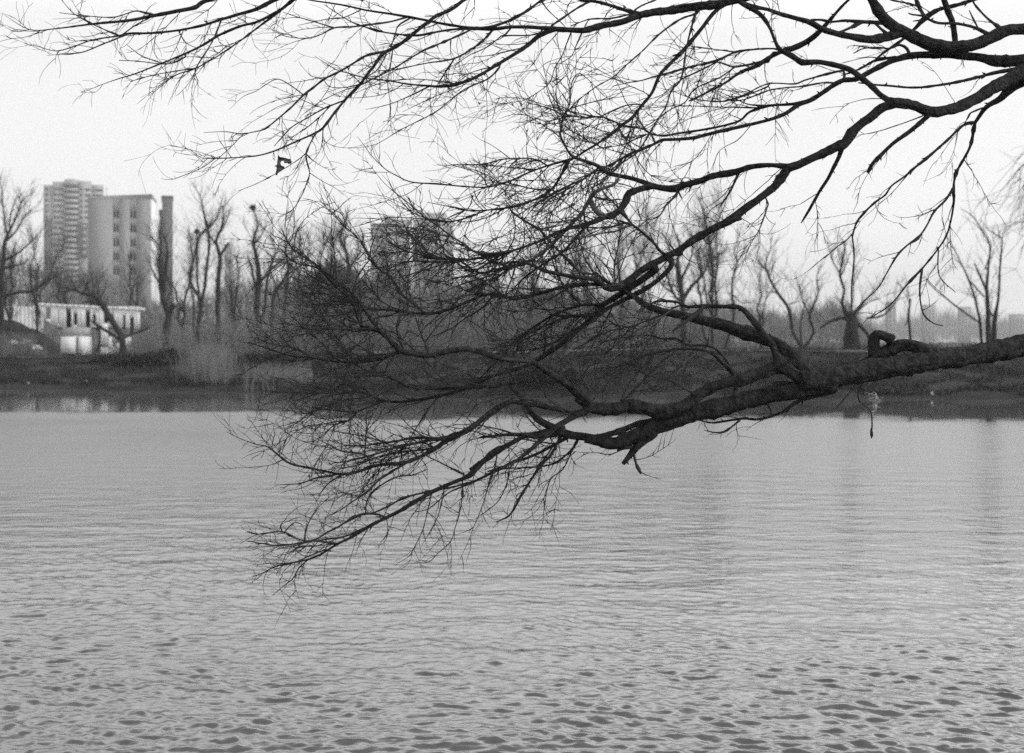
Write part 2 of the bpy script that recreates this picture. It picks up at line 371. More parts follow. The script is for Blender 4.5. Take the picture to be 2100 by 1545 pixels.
TRACES = """
#limb lower
L1 @9.1,7.7 K 3430,760,85 2600,830,74 1900,890,66 1502,940,60 1300,985,56 1000,1025,55 760,1060,57 540,1095,62 330,1130,58 180,1150,56
X L1 L 1679,830,64 1550,850,60 1400,885,58 1250,910,56 1050,960,56 900,995,57 750,1030,58 600,1080,58 500,1120,56 400,1165,53 300,1205,48 200,1245,42 100,1222,38 0,1205,33
X_a X E 830,1242,40 720,1215,38 600,1190,36 480,1170,36 380,1140,34 330,1110,32 250,1070,28 180,1010,25 130,940,20 60,850,15 0,790,11 -80,700,6
X_b X_a E 360,1125,26 200,1160,22 100,1170,20 0,1165,16 -120,1175,12 -260,1190,9
U L1 L 1560,775,48 1500,720,44 1430,640,40 1330,560,39 1210,510,43 1080,470,46 950,420,38 800,390,31 650,355,27 520,330,24 420,290,21 350,240,18 250,185,15 150,130,11 60,60,7
V L1 L 1480,790,42 1400,740,40 1335,690,34 1315,640,24 1290,570,22 1220,480,22 1150,390,20 1070,310,17 950,300,13 820,295,12 700,300,10 640,270,9 560,262,8 480,265,7 420,310,5
V2 V L 820,300,16 740,370,13 640,440,9 600,470,6
W U L 1400,720,46 1330,715,46 1200,760,41 1080,805,43 1000,820,36 930,835,34 850,870,34 770,920,34 700,970,38 620,1010,44 500,1018,48 400,1000,44 300,985,44 180,1010,39 60,1000,36 0,962,32 -60,925,29
W2 W E 650,915,36 560,850,34 480,780,32 400,720,29 300,655,26 230,610,24 160,568,21 60,558,18 0,560,18 -100,550,18
Wfork W G 2000,385,18 1900,350,20 1800,320,21 1650,310,21 1450,355,20 1340,350,22 1210,330,22 1150,285,23 1090,220,21 1020,160,17 940,60,14 880,-30,12 820,-120,11 760,-170,10 700,-220,10 600,-300,9 480,-400,7 350,-480,6 270,-560,5 210,-680,3
Wjoin W2 G 2260,404,18 2150,398,18 2000,385,17
Wl Wfork G 1215,335,18 1140,342,15 1060,375,11 980,400,10 830,415,10 700,410,9 600,400,8 450,375,7 300,365,6 150,320,5 0,270,4 -60,250,3
Wl1 Wl G 460,375,6 390,330,6 290,290,5 150,265,4 50,235,4 0,205,3
Wl2 Wl1 G 290,290,5 240,240,4 205,170,3
Wl3 Wl G 800,412,6 740,320,5 660,210,5 580,90,5 480,0,4 455,-60,3
Wl4 Wl G 690,408,5 610,330,4 500,220,4 400,120,3 300,50,3 270,-20,2
Wl5 Wl G 985,400,6 960,370,5 870,290,5 800,250,4 740,190,4 700,150,3
X1 X E 1250,1030,26 1150,1055,25 1000,1090,24 900,1130,24 800,1160,22 700,1180,20 600,1185,16
X2 X L 460,1170,36 410,1215,29 350,1270,26 310,1320,20 260,1385,14
X2b X2 L 355,1262,14 290,1268,13 220,1292,9
X2c X2 L 330,1300,10 350,1380,9 385,1450,7
Y W E 690,925,32 640,945,28 560,990,26 470,1040,23 400,1080,23 340,1120,22 260,1190,19 180,1270,16 100,1330,14 0,1400,12 -90,1435,10 -200,1470,7
AA W E 600,990,20 500,997,20 400,965,19 250,935,18 130,915,17 0,897,17 -80,925,18 -180,985,20 -300,1085,22 -400,1145,23
AA2 AA G 1800,930,23 1700,990,24 1600,1030,24 1500,1100,20 1400,1160,18 1300,1210,16 1200,1240,14 1050,1250,13 950,1270,13 870,1300,13 780,1325,12 680,1330,11 580,1310,10 480,1290,9 380,1270,9 280,1245,8 200,1190,7 130,1130,6 80,1100,5 0,1085,4 -150,1030,3 -240,985,2
AA3 AA2 G 690,1330,8 600,1345,8 520,1355,7 430,1385,6 350,1410,5 150,1420,2
AA4 AA3 G 520,1355,6 480,1300,5
AA5 AA2 G 710,1335,7 600,1400,6 550,1460,5 510,1510,3
AA6 AA3 G 440,1383,4 590,1390,3
AA7 AA3 G 372,1405,3 375,1460,3 400,1510,2
AA8 AA2 G 130,1130,4 135,1070,4 155,1000,3
AA9 AA2 G 85,1100,3 90,1050,3 95,1010,2
AB AA2 G 950,1262,9 890,1170,8 700,1140,6 600,1090,5 520,1050,3
AB2 AB G 892,1175,7 900,1060,6 905,900,4 905,800,2
AC AA2 G 1330,1195,8 1250,1120,7 1150,1120,6 1000,1130,5 880,1150,3
AD AA2 G 1610,1025,16 1430,1050,13 1300,1080,11 1150,1110,9 1000,1160,8 850,1200,7 720,1230,5 620,1240,3
AE AA2 G 1600,1020,14 1450,1035,11 1300,1035,9 1150,1060,8 1000,1080,7 850,1100,6 720,1090,4 630,1040,3
AF AA2 G 1250,1230,9 1130,1300,8 1010,1380,8 920,1470,7 800,1550,6 700,1620,4 560,1690,3
AF2 AA2 G 1500,1100,9 1380,1130,8 1200,1150,7 1000,1190,6 820,1260,4 700,1280,3
Z Y E 420,1140,24 330,1165,20 230,1190,18 110,1180,18 0,1232,19 -120,1300,22 -200,1360,22 -340,1460,22
Z2 Z H 1440,150,14 1380,185,15 1340,230,15 1270,300,15 1180,340,14 1080,385,14 980,440,14 900,490,13 820,530,12 740,570,11 640,630,9 560,670,8 480,720,7 400,755,7 300,775,6 220,795,5 150,830,3 100,850,2
Z3 Z2 G 1700,1330,8 1600,1280,7 1500,1230,6 1400,1180,5 1330,1100,3
Z4 Z2 H 820,527,9 770,512,7 700,510,8 640,530,7 560,580,6 500,610,5 430,650,5 330,670,5 240,680,5 150,670,4 70,655,2
Z5 Z4 H 440,655,6 380,655,5 320,635,5 260,605,5 200,610,4 130,620,3 68,602,2
Z6 Z5 H 265,605,4 250,580,4 260,555,3 285,535,2
Z7 Z5 H 272,608,4 310,565,3 340,555,3 370,570,2
Z8 Z5 H 385,655,5 385,600,5 400,560,4 440,490,3 500,430,2
Z9 Z2 H 560,670,7 480,660,7 430,655,5 330,680,4 230,700,2
Za Z2 H 740,573,7 600,630,6 500,645,5 400,660,4
Zb Z4 H 708,510,6 712,450,5 740,400,5 800,350,5 880,310,4 960,300,4 1040,270,3
Zc Zb H 711,440,4 690,430,4
Zd Z2 H 1080,385,8 980,405,7 900,430,7 830,470,5 750,505,5 680,520,3 600,560,2
Ze X_a H 1800,95,13 1700,150,10 1600,200,9 1500,235,9 1400,280,8 1300,330,7 1200,360,6 1100,380,5 1000,400,4 900,420,2
Zf X_a H 1690,70,14 1620,140,12 1540,210,10 1480,240,9 1350,310,7 1250,355,6 1150,400,4 1050,480,3 980,500,2
Zg X_a H 1745,120,10 1700,200,9 1655,240,9 1610,310,8 1570,370,8 1545,410,9 1520,460,7 1480,520,6 1410,555,3
Zg2 Zg H 1550,395,4 1525,405,3 1520,430,3 1540,425,2
Zh X_a H 1850,110,9 1815,170,8 1790,190,7 1730,235,6 1650,255,6 1550,262,5 1450,268,4 1380,300,2
Zi Zh H 1835,150,6 1810,190,5 1770,270,4 1700,330,4 1670,480,2 1665,540,2 1650,600,1
Zi2 Zi H 1745,295,3 1720,350,2 1705,410,2
Zj Zf H 1480,260,5 1470,340,4 1430,430,3 1380,480,3 1300,535,1
Zk Z2 H 1230,325,5 1228,420,4 1210,520,4 1185,600,3 1165,660,3 1100,720,3 1045,770,3 970,770,1
Zk2 Zk H 1168,655,3 1172,720,2 1170,800,1
Zk3 Zk H 1165,660,2 1115,655,2 1095,640,1
Zl Z2 H 1060,410,5 1040,500,4 1015,600,3 960,710,3 940,740,2 875,780,1
Zl2 Z2 H 1130,380,4 1110,480,3 1080,560,3 1010,680,1
Zm Z2 H 825,530,4 828,600,3 810,660,2 760,690,1
Zn Z2 H 720,590,4 680,660,3 650,740,1
Zo Z2 H 400,756,5 300,775,4 200,775,3 110,785,2
Zp Z2 H 395,760,4 350,800,4 315,860,3 270,895,3 205,950,1
Zp2 Zp H 315,860,3 335,905,1
Zq Z2 H 560,670,5 460,680,4 350,690,4 300,720,3 220,740,1
Zr Z2 H 500,700,5 420,730,5 330,770,4 250,790,3
f2 Wfork F 1225,1290,9 1170,1180,8 1155,1080,7 1190,990,5 1250,960,3
f3 Wfork F 1420,1300,9 1370,1180,7 1320,1040,6 1300,960,4
f4 Wfork F 970,1100,13 870,1080,11 840,1030,9 810,930,8 760,850,8 640,740,6 500,600,6 330,560,5 200,440,4 110,330,2
f5 Wfork F 970,1095,9 800,1100,8 640,1100,7 540,1105,6 400,1140,5 250,1170,3
f6 Wfork F 870,915,8 700,770,6 610,690,6 500,590,4 400,520,3
f6b f6 F 610,690,5 620,570,4 660,450,2
f6c Wfork F 800,840,6 820,700,5 900,570,4 1040,450,3
f15 Wfork F 850,880,6 720,860,5 600,820,4 450,770,3 300,680,2
f16 Wfork F 860,900,5 640,870,4 470,920,3 270,800,2
f17 Wfork F 1100,1190,14 1000,1120,12 900,1110,9 800,1120,6 700,1090,4
g1 Y G 2200,560,16 2050,590,15 1900,610,14 1650,622,13 1400,630,14 1250,610,12 1150,560,10 1050,510,9 900,480,7 800,420,5 740,400,3
g1b g1 G 1000,505,7 960,400,6 920,330,4
g1c g1 G 1060,515,6 1100,410,4 1200,350,2
g1d g1 G 1150,560,6 1000,525,5 850,530,4 600,530,2
E1 W E 1820,680,22 1790,640,18 1700,550,15 1620,490,13 1500,465,11 1350,465,10 1200,490,9 1050,530,7 900,600,5 700,625,3
E2 W E 1830,660,16 1790,620,13 1730,520,11 1620,440,10 1440,430,10 1350,380,9 1230,380,8 1130,350,6 980,360,4 800,400,3
E3 W E 1520,860,12 1500,840,10 1400,780,9 1270,710,8 1120,680,6 1000,630,4
E4 W E 870,930,9 880,910,8 980,820,7 1120,680,7 1190,600,7 1280,530,8 1340,490,4
E5 V E 1420,105,9 1330,122,8 1230,200,8 1000,330,7 850,430,6 650,560,3
E6 U E 1310,180,9 1220,190,7 1000,270,6 800,320,6 500,470,3
E7 E5 E 1180,270,6 1100,430,6 1010,610,3
E8 L1 L 1720,870,22 1679,890,16 1550,925,14 1450,960,13 1350,1030,10 1200,1075,9 1080,1070,8 880,1100,6 780,1080,3
E9 E8 L 1060,1085,7 960,1160,6 880,1165,5 820,1150,2
E10 E8 L 1290,1050,5 1270,1000,5 1240,960,3
E11 X L 1035,870,20 1032,900,15 1025,920,12
E12 X L 1310,830,20 1420,826,14
Lk L1 K 980,990,34 900,960,36 830,940,36 770,942,38 700,972,36 640,1010,34 570,1045,30 490,1085,26
Lk2 Lk K 628,1000,38 618,945,36 626,892,32 655,878,27 700,892,28 735,915,26
Lh L1 K 565,1140,7 530,1210,5 540,1270,5 600,1320,4 610,1400,3 608,1470,3
Lh2 L1 K 510,1170,5 450,1250,4 400,1310,2
#limb mid
M @9.2,7.9 A 4796,640,150 3600,560,120 2700,500,95 2300,540,80 2100,590,70 1950,670,60 1830,735,57 1700,815,52 1560,885,48 1450,908,46 1350,918,47 1200,868,44 1100,850,45 990,835,46
Ma M A 1010,835,34 920,780,28 850,710,26 760,640,28 680,580,27 600,550,27 500,525,24 400,510,25 280,510,30 200,460,25 100,410,23 60,340,17 20,240,14 -20,170,20 -75,110,22 -160,60,21 -230,20,20
Mb M A 1050,850,46 930,890,46 850,960,44 760,1020,43 690,1090,46 630,1180,43 560,1210,40 450,1260,38 350,1300,38 250,1350,40 160,1382,42
Mb1 Mb A 190,1375,34 100,1362,26 0,1355,21 -100,1365,26 -170,1380,29 -300,1420,29 -450,1445,29 -550,1480,31 -680,1520,30 -760,1550,34 -850,1545,30 -960,1525,29
b1a Mb1 C 1160,328,26 1050,288,21 960,260,19 820,230,19 760,200,19 680,150,16 600,125,15 520,95,15 480,70,11 430,-10,9 395,-100,8 410,-180,7 430,-260,8 470,-330,6 480,-420,5 485,-500,5 515,-570,5 560,-595,4 620,-550,3 700,-470,3 760,-410,2
b1b Mb1 C 1160,328,30 1060,350,29 960,388,29 935,450,27 890,520,27 820,570,29 760,580,26 690,615,22 560,655,19 480,670,17 370,710,14 250,770,12 120,820,10 0,860,9
b1b2 b1b F 2100,465,10 1950,480,10 1860,480,10 1780,460,10 1700,400,9 1600,340,8 1500,260,7 1380,180,6 1290,100,5 1250,20,3
b1b3 b1b F 2100,468,9 1900,505,9 1750,530,8 1600,520,7 1450,525,5 1300,500,3
b1c b1b C 770,578,28 700,540,26 660,480,23 640,440,20 680,380,17 740,350,14 820,320,13 860,290,13 885,240,7 910,195,3
b1d b1c C 645,440,16 560,570,15 520,600,15 480,650,15 400,730,14 300,830,14 150,940,12 0,1000,10 -120,1070,7 -260,1160,4
tw1 Mb1 C 1355,375,12 1330,420,9 1260,490,8 1220,560,6 1150,600,4 1000,615,2
tw2 Mb1 C 1855,225,12 1840,260,10 1790,370,9 1710,490,6
tw3 Mb1 C 1480,310,10 1460,350,7 1452,378,4
tw4 Mb1 C 1370,380,7 1392,430,4
tw5 Mb1 C 1420,300,9 1385,295,8 1405,262,4
Mb2 Mb A 170,1385,40 100,1470,42 40,1544,37 -60,1620,35 -180,1710,35 -300,1800,36 -450,1880,35 -600,1960,34 -720,2050,32 -830,2105,33 -950,2170,33 -1050,2228,31
M2m Mb2 C 1180,1010,32 1100,1070,28 950,1175,27 850,1240,24 740,1310,21 660,1400,20 560,1495,20 450,1590,22 350,1665,19 250,1728,17 130,1798,15 0,1838,13 -90,1868,13 -150,1880,13 -250,1930,13 -350,1980,13
g2 M2m G 1860,558,13 1760,602,14 1650,650,13 1500,690,12 1300,725,12 1150,738,10 1050,730,8 970,700,7 900,640,6 880,620,3
g3 g2 G 1050,732,9 900,790,8 830,820,7 760,890,6 640,930,5 560,1000,3 520,1030,2
g4 g3 G 830,820,6 700,815,5 550,800,5 450,820,4 350,900,3 280,940,2
g5 g2 G 960,690,7 830,660,6 680,660,5 480,680,4 330,730,2
g6 g5 G 830,660,6 720,590,6 620,640,4 480,620,2
g7 g5 G 600,660,5 380,665,4 170,660,2
g8 g3 G 770,890,5 600,910,4 430,950,2
g9 g2 G 920,700,5 740,720,4 600,770,3 480,800,2
M2l Mb2 C 1310,970,25 1230,1070,21 1130,1150,22 1000,1220,20 880,1280,17 760,1340,15 650,1382,12 480,1395,11 380,1390,10 300,1380,6
c1 M2m C 760,1300,13 720,1302,12 570,1305,12 450,1340,10 330,1390,9 200,1470,9 100,1540,8 0,1640,7 -60,1700,7 -160,1800,6 -300,1940,5
c2 c1 C 565,1305,9 480,1210,9 400,1110,7 360,960,6 340,820,4
c3 M2l E 710,190,11 500,192,9 300,260,9 150,330,8 0,390,6 -120,440,4
c4 M2m E 570,275,9 450,340,8 330,420,8 200,460,6 0,485,4 -100,490,3
b2u Mb2 C 960,1110,31 890,1150,30 820,1172,28 760,1160,25 710,1110,23 620,1085,21 500,1070,19 370,1045,17 250,1015,15 150,970,12 0,950,10 -60,970,9
b2u2 b2u C 80,965,13 0,988,13 -60,1000,12 -150,1020,10 -250,1040,9 -330,1010,9 -410,950,8 -490,930,5 -600,940,3
c5 b2u C 730,1140,20 620,1135,17 500,1145,17 380,1165,15 250,1200,14 150,1230,13 50,1252,12 0,1255,12 -110,1215,12 -230,1225,11 -350,1270,11 -500,1335,11 -680,1375,12 -850,1365,10 -1000,1345,9 -1150,1335,7 -1250,1290,5 -1320,1220,3
c6 c5 F 1385,975,11 1300,900,10 1200,820,9 1150,740,8 1080,660,7 960,570,6 890,440,6 850,370,5 720,250,4 600,130,3 550,60,2
c7 b2u C 850,1150,9 700,1060,8 560,1030,8 480,940,8 400,880,8 350,820,5
c8 b2u C 850,1140,8 840,980,7 870,830,6 890,700,6 910,640,3
c9 Mb2 C 1390,890,16 1360,886,14 1240,880,13 1160,790,13 1060,700,12 990,650,12 930,630,11 880,610,7
c10 c9 C 990,650,11 940,590,11 890,540,10 840,470,6 750,390,4
c11 c9 C 935,633,8 780,670,7 620,665,6 560,660,4
c12 Mb2 C 1370,890,9 1320,840,8 1290,800,5
c13 Mb2 C 1880,600,6 1780,622,5 1700,630,5 1590,570,3
c14 Mb2 C 2100,470,7 2090,510,6 2030,680,5 1940,840,3 1860,1060,1
c15 c14 C 2030,690,4 2035,780,3 2030,850,1
Mc M A 1330,930,30 1260,1000,24 1150,1090,20 1050,1160,18 980,1220,17 900,1300,17 850,1360,19 820,1420,15
Md Mb A 600,1220,26 580,1290,21 540,1370,18 490,1470,16 430,1560,15 340,1720,13 272,1832,5
Me M A 1290,940,7 1100,1015,5 880,1085,4 740,1110,2
P M A 2300,560,60 2100,660,54 1980,735,42 1900,815,30 1790,880,23 1700,1005,16
P1 P A 1700,1005,15 1690,1050,14 1660,1200,13 1580,1350,12 1540,1430,11 1520,1544,10 1524,1660,10 1496,1828,9 1454,1954,9 1356,2094,8 1265,2205,9
P1a P1 K 905,490,7 820,580,5 720,700,4 600,780,3
P1b P1 K 905,490,6 890,620,5 910,750,4 970,810,3 1030,825,3
P1c P1 K 1085,25,8 1040,90,7 975,155,6 930,240,5 880,310,5 820,350,5 760,410,6 700,510,4 640,610,3 520,720,2
P1d P1 K 1000,370,4 1005,530,3 1100,630,2
P2 P A 1710,1000,14 1600,1030,12 1450,1170,12 1300,1300,11 1200,1380,11 1120,1450,10 1010,1530,9 965,1600,9 880,1660,9 797,1740,10 727,1827,9 692,1940,8
P2a P2 K 497,300,5 505,420,4 490,600,3 490,720,2
P2b P2 K 500,285,4 455,328,3 405,362,3 360,402,3 300,448,2 250,490,2 200,528,1 160,550,1
P2c P2 K 560,155,2 500,168,2 450,170,1 390,184,1 330,190,1
P2d P2 K 510,225,2 440,238,2 380,260,1 310,272,1 240,300,1
P3 P A 1770,885,9 1690,915,8 1650,940,6 1610,1030,3
P4 P2 A 1570,1060,4 1540,1180,3 1500,1300,2 1400,1450,1
#limb upper_right
Q @9.2,8.6 A 4796,60,100 3500,160,72 2700,215,60 2100,240,54 1950,260,58 1850,300,58 1700,365,58 1530,390,58 1350,370,62 1200,305,58 1080,245,52 970,170,50 900,80,46 840,-30,40 760,-200,34 700,-420,26
Q1 Q A 1100,260,44 950,310,42 830,325,36 700,305,31 560,275,29 450,240,27 350,185,25 220,150,21 100,115,19 0,80,17 -100,60,20 -200,28,20 -270,0,18 -360,-60,14
Q2 Q A 990,190,24 870,185,18 740,180,19 640,170,12 520,180,10 440,165,11 350,165,9
Q2b Q2 A 760,180,15 650,240,13 580,270,12
Q2c Q2 A 880,190,12 930,240,13 975,275,12
Q3 Q2b A 900,-260,12 760,-120,13 660,0,13 600,60,14 520,150,16 440,240,22 340,330,27 200,400,27 100,430,20 0,480,20 -100,545,20 -220,590,14 -350,680,11 -500,760,10 -650,830,7
Q3a Q3 B 2100,500,20 2000,520,15 1900,540,12 1810,550,10 1680,510,9 1550,540,8
Q3b Q3 B 2150,440,18 2090,490,17 2000,545,16 1880,590,13 1750,680,11 1600,760,9 1450,830,5
Q4 Q A 1535,350,28 1515,200,27 1480,100,28 1440,-20,28 1380,-200,24 1300,-400,18
Q5 Q A 2500,-330,26 2100,-150,22 1680,0,18 1560,40,18 1400,80,19 1290,150,23 1200,240,16 1100,330,13 1040,370,12 940,440,10 870,500,6
Q5a Q5 A 1290,145,18 1250,80,16 1215,0,14 1190,-120,12
Q5b Q A 1830,300,26 1700,230,16 1550,195,14 1400,190,12 1310,155,12
Q5c Q5 A 1285,135,9 1180,120,8 1150,108,5
Q5d Q5 A 1280,165,8 1190,175,5
Q5e Q5a A 1240,60,11 1150,30,9 1000,0,7
Q6 Q A 1900,230,16 1820,170,12 1750,100,10 1690,30,9 1670,-30,8
Q7 Q5b A 1725,235,9 1680,150,7 1650,85,4
S Q A 3500,300,80 2700,440,62 2100,490,54 1950,500,53 1850,500,48 1700,470,39 1500,450,35 1300,450,35 1150,460,34 1050,490,27 950,530,25 800,610,23 720,650,22 620,660,23 540,700,22 450,760,21 350,820,22 250,860,22 150,930,18 0,985,16 -200,1035,17 -400,1080,16 -600,1130,16 -750,1145,15 -870,1150,15 -950,1190,13 -1050,1230,13 -1140,1270,13 -1250,1330,9 -1330,1370,8 -1500,1450,5
S1 S A 320,830,20 200,855,15 100,862,12 0,870,14 -150,920,12 -250,1000,11 -500,1060,10 -700,1090,10 -860,1115,9 -970,1095,9 -1020,1060,9 -1120,1040,9 -1220,1030,6
S2 S A 620,585,12 480,610,9 300,660,8 220,690,7 0,690,6 -200,780,5 -350,830,4
S2b S A 560,692,10 450,680,8 280,710,7 150,720,7 0,745,6 -200,820,4
S2c S A 1060,475,16 900,490,13 800,540,10 700,590,8 600,620,5
S2d S A 1160,450,18 1140,400,14 1080,370,12 1000,400,8 900,390,7 780,400,6 700,440,4
S2e S2d A 950,395,7 860,400,6 770,385,4 700,370,2
S2f S2c A 930,490,8 850,470,5 760,480,3 600,520,2
S3 M A 2150,555,22 2000,575,21 1900,590,19 1760,625,14 1600,665,13 1400,700,11 1200,720,10 1000,705,10 870,695,8 740,680,6
S3a S3 A 1780,625,9 1750,650,5
R6 Q3a B 1830,550,9 1700,640,8 1500,730,8 1420,840,7 1300,900,6 1200,970,5 1060,1050,5 900,1040,3
R7 S2 B 2100,710,8 1900,790,8 1750,830,7 1600,830,7 1450,800,5 1300,740,3
R7b S2b B 2100,745,8 1900,820,6 1800,825,4
R8 S1 B 2110,870,14 1950,860,7 1850,820,6 1690,750,4
R9 S1 B 2030,885,9 1700,880,6 1400,870,5 1200,880,4 900,920,2
R14 S B 1950,1040,5 1850,1150,4 1700,1240,4 1640,1400,2
R15 S B 1640,1100,5 1560,1230,4 1480,1320,4 1350,1360,2
#limb upper_mid
N @9.2,8.2 B 6896,-900,110 4500,-520,80 2700,-200,58 2100,-70,52 1830,0,48 1700,30,46 1500,60,46 1250,92,40 1050,125,40 900,180,37 720,215,37 600,245,35 450,245,30 320,238,28 200,228,21 0,222,18 -150,240,19 -320,235,18 -450,215,15 -600,190,14 -720,165,14 -850,140,14 -1000,115,12 -1200,85,11 -1380,45,10 -1540,20,9 -1670,0,8 -1780,-30,6
N1 N B 360,240,32 230,290,28 130,370,24 0,460,20 -150,550,18 -300,635,17 -450,690,18 -580,710,16 -700,705,12 -860,690,9 -1000,665,8 -1200,640,7 -1350,600,6 -1450,570,5 -1620,460,2
N1a N1 D 1640,685,8 1450,660,5 1280,650,5 1150,660,5 1000,690,4 800,770,2
N1b N1 D 1420,710,7 1280,780,6 1100,855,4 900,900,2
N1c N1 D 2000,550,10 1900,650,8 1700,740,6 1500,900,5 1380,970,5 1180,1070,4 980,1185,3 800,1215,2 700,1210,1
N1d N1 D 2000,540,7 1850,570,5 1700,620,4
N1e N1 D 1720,690,5 1600,740,4 1450,800,4 1200,920,2
N2 N B 1040,110,22 980,100,20 880,70,19 720,20,18 560,0,15 480,-30,13 300,-80,9
N3 N2 B 660,15,11 550,60,10 400,160,11 320,215,11
N4 N D 1760,238,14 1650,240,12 1500,260,11 1350,290,12 1230,290,10 1050,265,8 900,225,7 780,180,6 650,100,5 560,40,3
N5 N D 1260,145,11 1100,180,9 960,200,9 800,220,9 640,230,8 540,280,6 420,315,5 250,300,4 130,250,2
N5a N5 D 640,230,7 480,180,6 340,140,5 220,100,3
N5b N D 860,80,6 720,145,5 600,155,4 480,180,4 340,210,2
N5c N5 D 420,315,4 300,350,3 200,390,2
N6 N D 1760,245,11 1600,320,9 1400,405,9 1280,470,8 1120,570,7 980,640,6 830,710,5 700,750,4 500,850,3 400,930,2
N7 N D 1950,245,12 1830,360,9 1630,480,9 1400,520,6 1120,575,5 1000,580,3
N7b N7 D 1630,482,8 1530,630,7 1480,720,4 1485,830,3 1550,800,2
N8 N D 1780,238,12 1950,215,12 2070,175,13 2100,160,14 2230,85,13 2370,-20,12
N9 N B 0,228,10 -60,290,8 -90,298,7 -200,385,6 -360,460,5 -480,550,3
N9b N B 240,262,9 150,290,8 0,292,8 -90,296,8
N9c N1 B 60,400,7 -180,455,5 -320,470,3
R N B 1860,-5,30 1750,35,27 1650,110,22 1560,230,21 1460,350,23 1390,430,21 1290,530,19 1210,620,19 1150,760,17 1070,860,17 980,970,17 900,1030,16 800,1110,15 700,1180,14 600,1240,14 520,1290,14 400,1330,13 290,1360,12 130,1420,10 0,1480,10 -200,1535,9 -400,1530,8 -600,1512,8 -820,1495,7 -950,1440,6 -1050,1380,5 -1150,1280,4 -1220,1185,3 -1270,1120,2
R1 N B 1510,90,14 1480,200,12 1445,330,10 1425,440,9 1400,600,10 1370,680,9 1310,740,9 1260,880,9 1210,960,8 1130,1090,9 1050,1220,9 990,1280,8 800,1400,5
R2 N B 1520,110,12 1380,160,10 1210,280,10 1080,410,7 920,550,7 820,640,6 680,720,6 540,830,5 440,930,6 430,960,6
R3 Ma B 2200,400,11 2100,400,10 1850,425,12 1700,490,10 1550,530,9 1420,560,10 1250,610,12 1150,635,10 1070,660,7 950,680,6 820,710,3
R3b R3 B 1830,428,10 1650,405,6 1470,382,6
R4 Q3a B 1690,515,9 1500,600,8 1380,660,6 1250,770,5 1120,820,3
R10 R B 890,1035,12 820,990,9 730,960,9 600,965,8 470,955,7 350,985,5 260,1000,3
R10b R2 B 430,940,7 300,890,6 150,850,4 90,825,2
R10c R B 700,1170,8 560,1150,6 450,1100,5 390,1050,3
R11 S B 1130,1100,8 1000,1150,7 900,1190,6 700,1220,4
R12 R C 460,130,14 400,240,11 340,340,11 250,410,10 130,460,10 0,500,9 -150,520,7 -350,530,6 -500,500,4 -700,460,2
R12b R12 C 335,352,8 200,355,7 80,330,6 0,310,5 -60,290,3
R12c R12 C 130,455,8 0,500,6 0,540,9 100,610,9 230,690,9 290,760,8 380,860,8 480,960,9 600,1060,9
R13 b1a C 720,170,9 600,260,7 450,330,8 330,400,8 200,470,5 60,560,3
R13b b1a C 690,200,7 500,330,6 300,440,5 200,560,3
R14b b1b C 715,600,12 600,670,10 500,780,10 400,880,10 250,970,8 100,1080,7 0,1180,5 -100,1260,3
R16 b1b F 2070,480,8 2000,470,7 1900,530,8 1980,560,10 2090,600,10
H1 N B 485,265,10 440,380,6 410,460,6 350,560,6 300,690,5 110,820,4 0,840,3 -100,870,2
H2 N B 575,265,9 520,390,6 490,460,5 400,520,3
H2b H2 B 515,405,5 570,392,4
H3 N B 380,265,5 240,420,3 180,520,3 40,660,2 0,740,1
H4 N B 1060,150,6 1000,260,3 980,330,2 940,500,1
H5 N B 1210,95,14 1400,45,12 1600,20,14
H6 N B 1000,95,12 1060,50,10 1180,0,8 1260,-50,6
H7 N B 970,120,11 820,150,9 640,160,7 480,215,5
H8 N8 B 245,15,8 300,90,6 380,165,5 430,215,4
H9 N1 D 1905,640,5 1890,760,3 1898,950,2 1880,1150,2 1890,1340,1
c20 R D 1900,1535,8 1840,1440,5 1700,1380,4 1600,1350,3 1520,1290,2
c21 b1b F 2000,500,7 1800,620,8 1720,610,8 1640,550,7 1560,530,4
c22 R B 290,1360,11 200,1310,9 80,1300,8 -80,1310,7 -250,1352,7 -460,1350,5 -560,1370,3
c23 R B -100,1510,7 -180,1450,5 -300,1400,4 -460,1350,3
#limb upper_left
I @9.2,7.7 I 7282,-1750,120 5570,-1300,95 4300,-900,62 3300,-560,44 2600,-300,34 2000,-160,25 1500,-70,18 1140,-5,14 1050,40,13 960,60,12 850,80,11 700,110,9 500,130,7 300,155,4 160,160,3 20,80,1
I1a I I 835,80,6 740,60,5 680,75,4 600,95,3 450,85,3 320,70,2
I1b I I 160,160,3 80,170,2 0,130,1
I1c I I 500,130,5 400,75,3 330,0,2
I2 I I 1800,-115,16 1600,-40,15 1480,0,13 1380,50,12 1280,80,10 1180,110,9 1080,140,8 950,165,7 800,180,7 700,180,6 630,195,5 500,215,4 400,250,4 300,275,3 200,250,2 130,235,1
I2b I2 I 705,182,5 550,240,4 450,280,4 380,290,3 250,300,1
I3 I I 1900,-130,15 1700,-60,13 1580,0,11 1500,60,10 1380,120,9 1300,140,9 1180,190,8 1080,250,7 950,310,6 850,350,5 720,400,4 620,430,3 440,500,1
I4 I3 I 1510,60,7 1400,140,6 1280,230,5 1160,310,4 1040,375,4 940,410,3 800,520,1
I5 I2 I 1190,110,6 1150,210,5 1110,280,4 1050,380,4 1065,440,2 1065,525,1
I6 I2 I 640,192,5 560,160,4 440,100,3 420,50,2
I6b I2 I 650,190,5 740,130,4 830,85,3
I7 I3 I 870,345,4 760,300,3 680,240,2
I7b I3 I 1000,305,5 900,345,4 740,330,3 640,325,2
I7c I4 I 1060,368,4 850,400,3 700,440,2
I8 I2 I 960,165,4 1000,230,3 1060,260,2
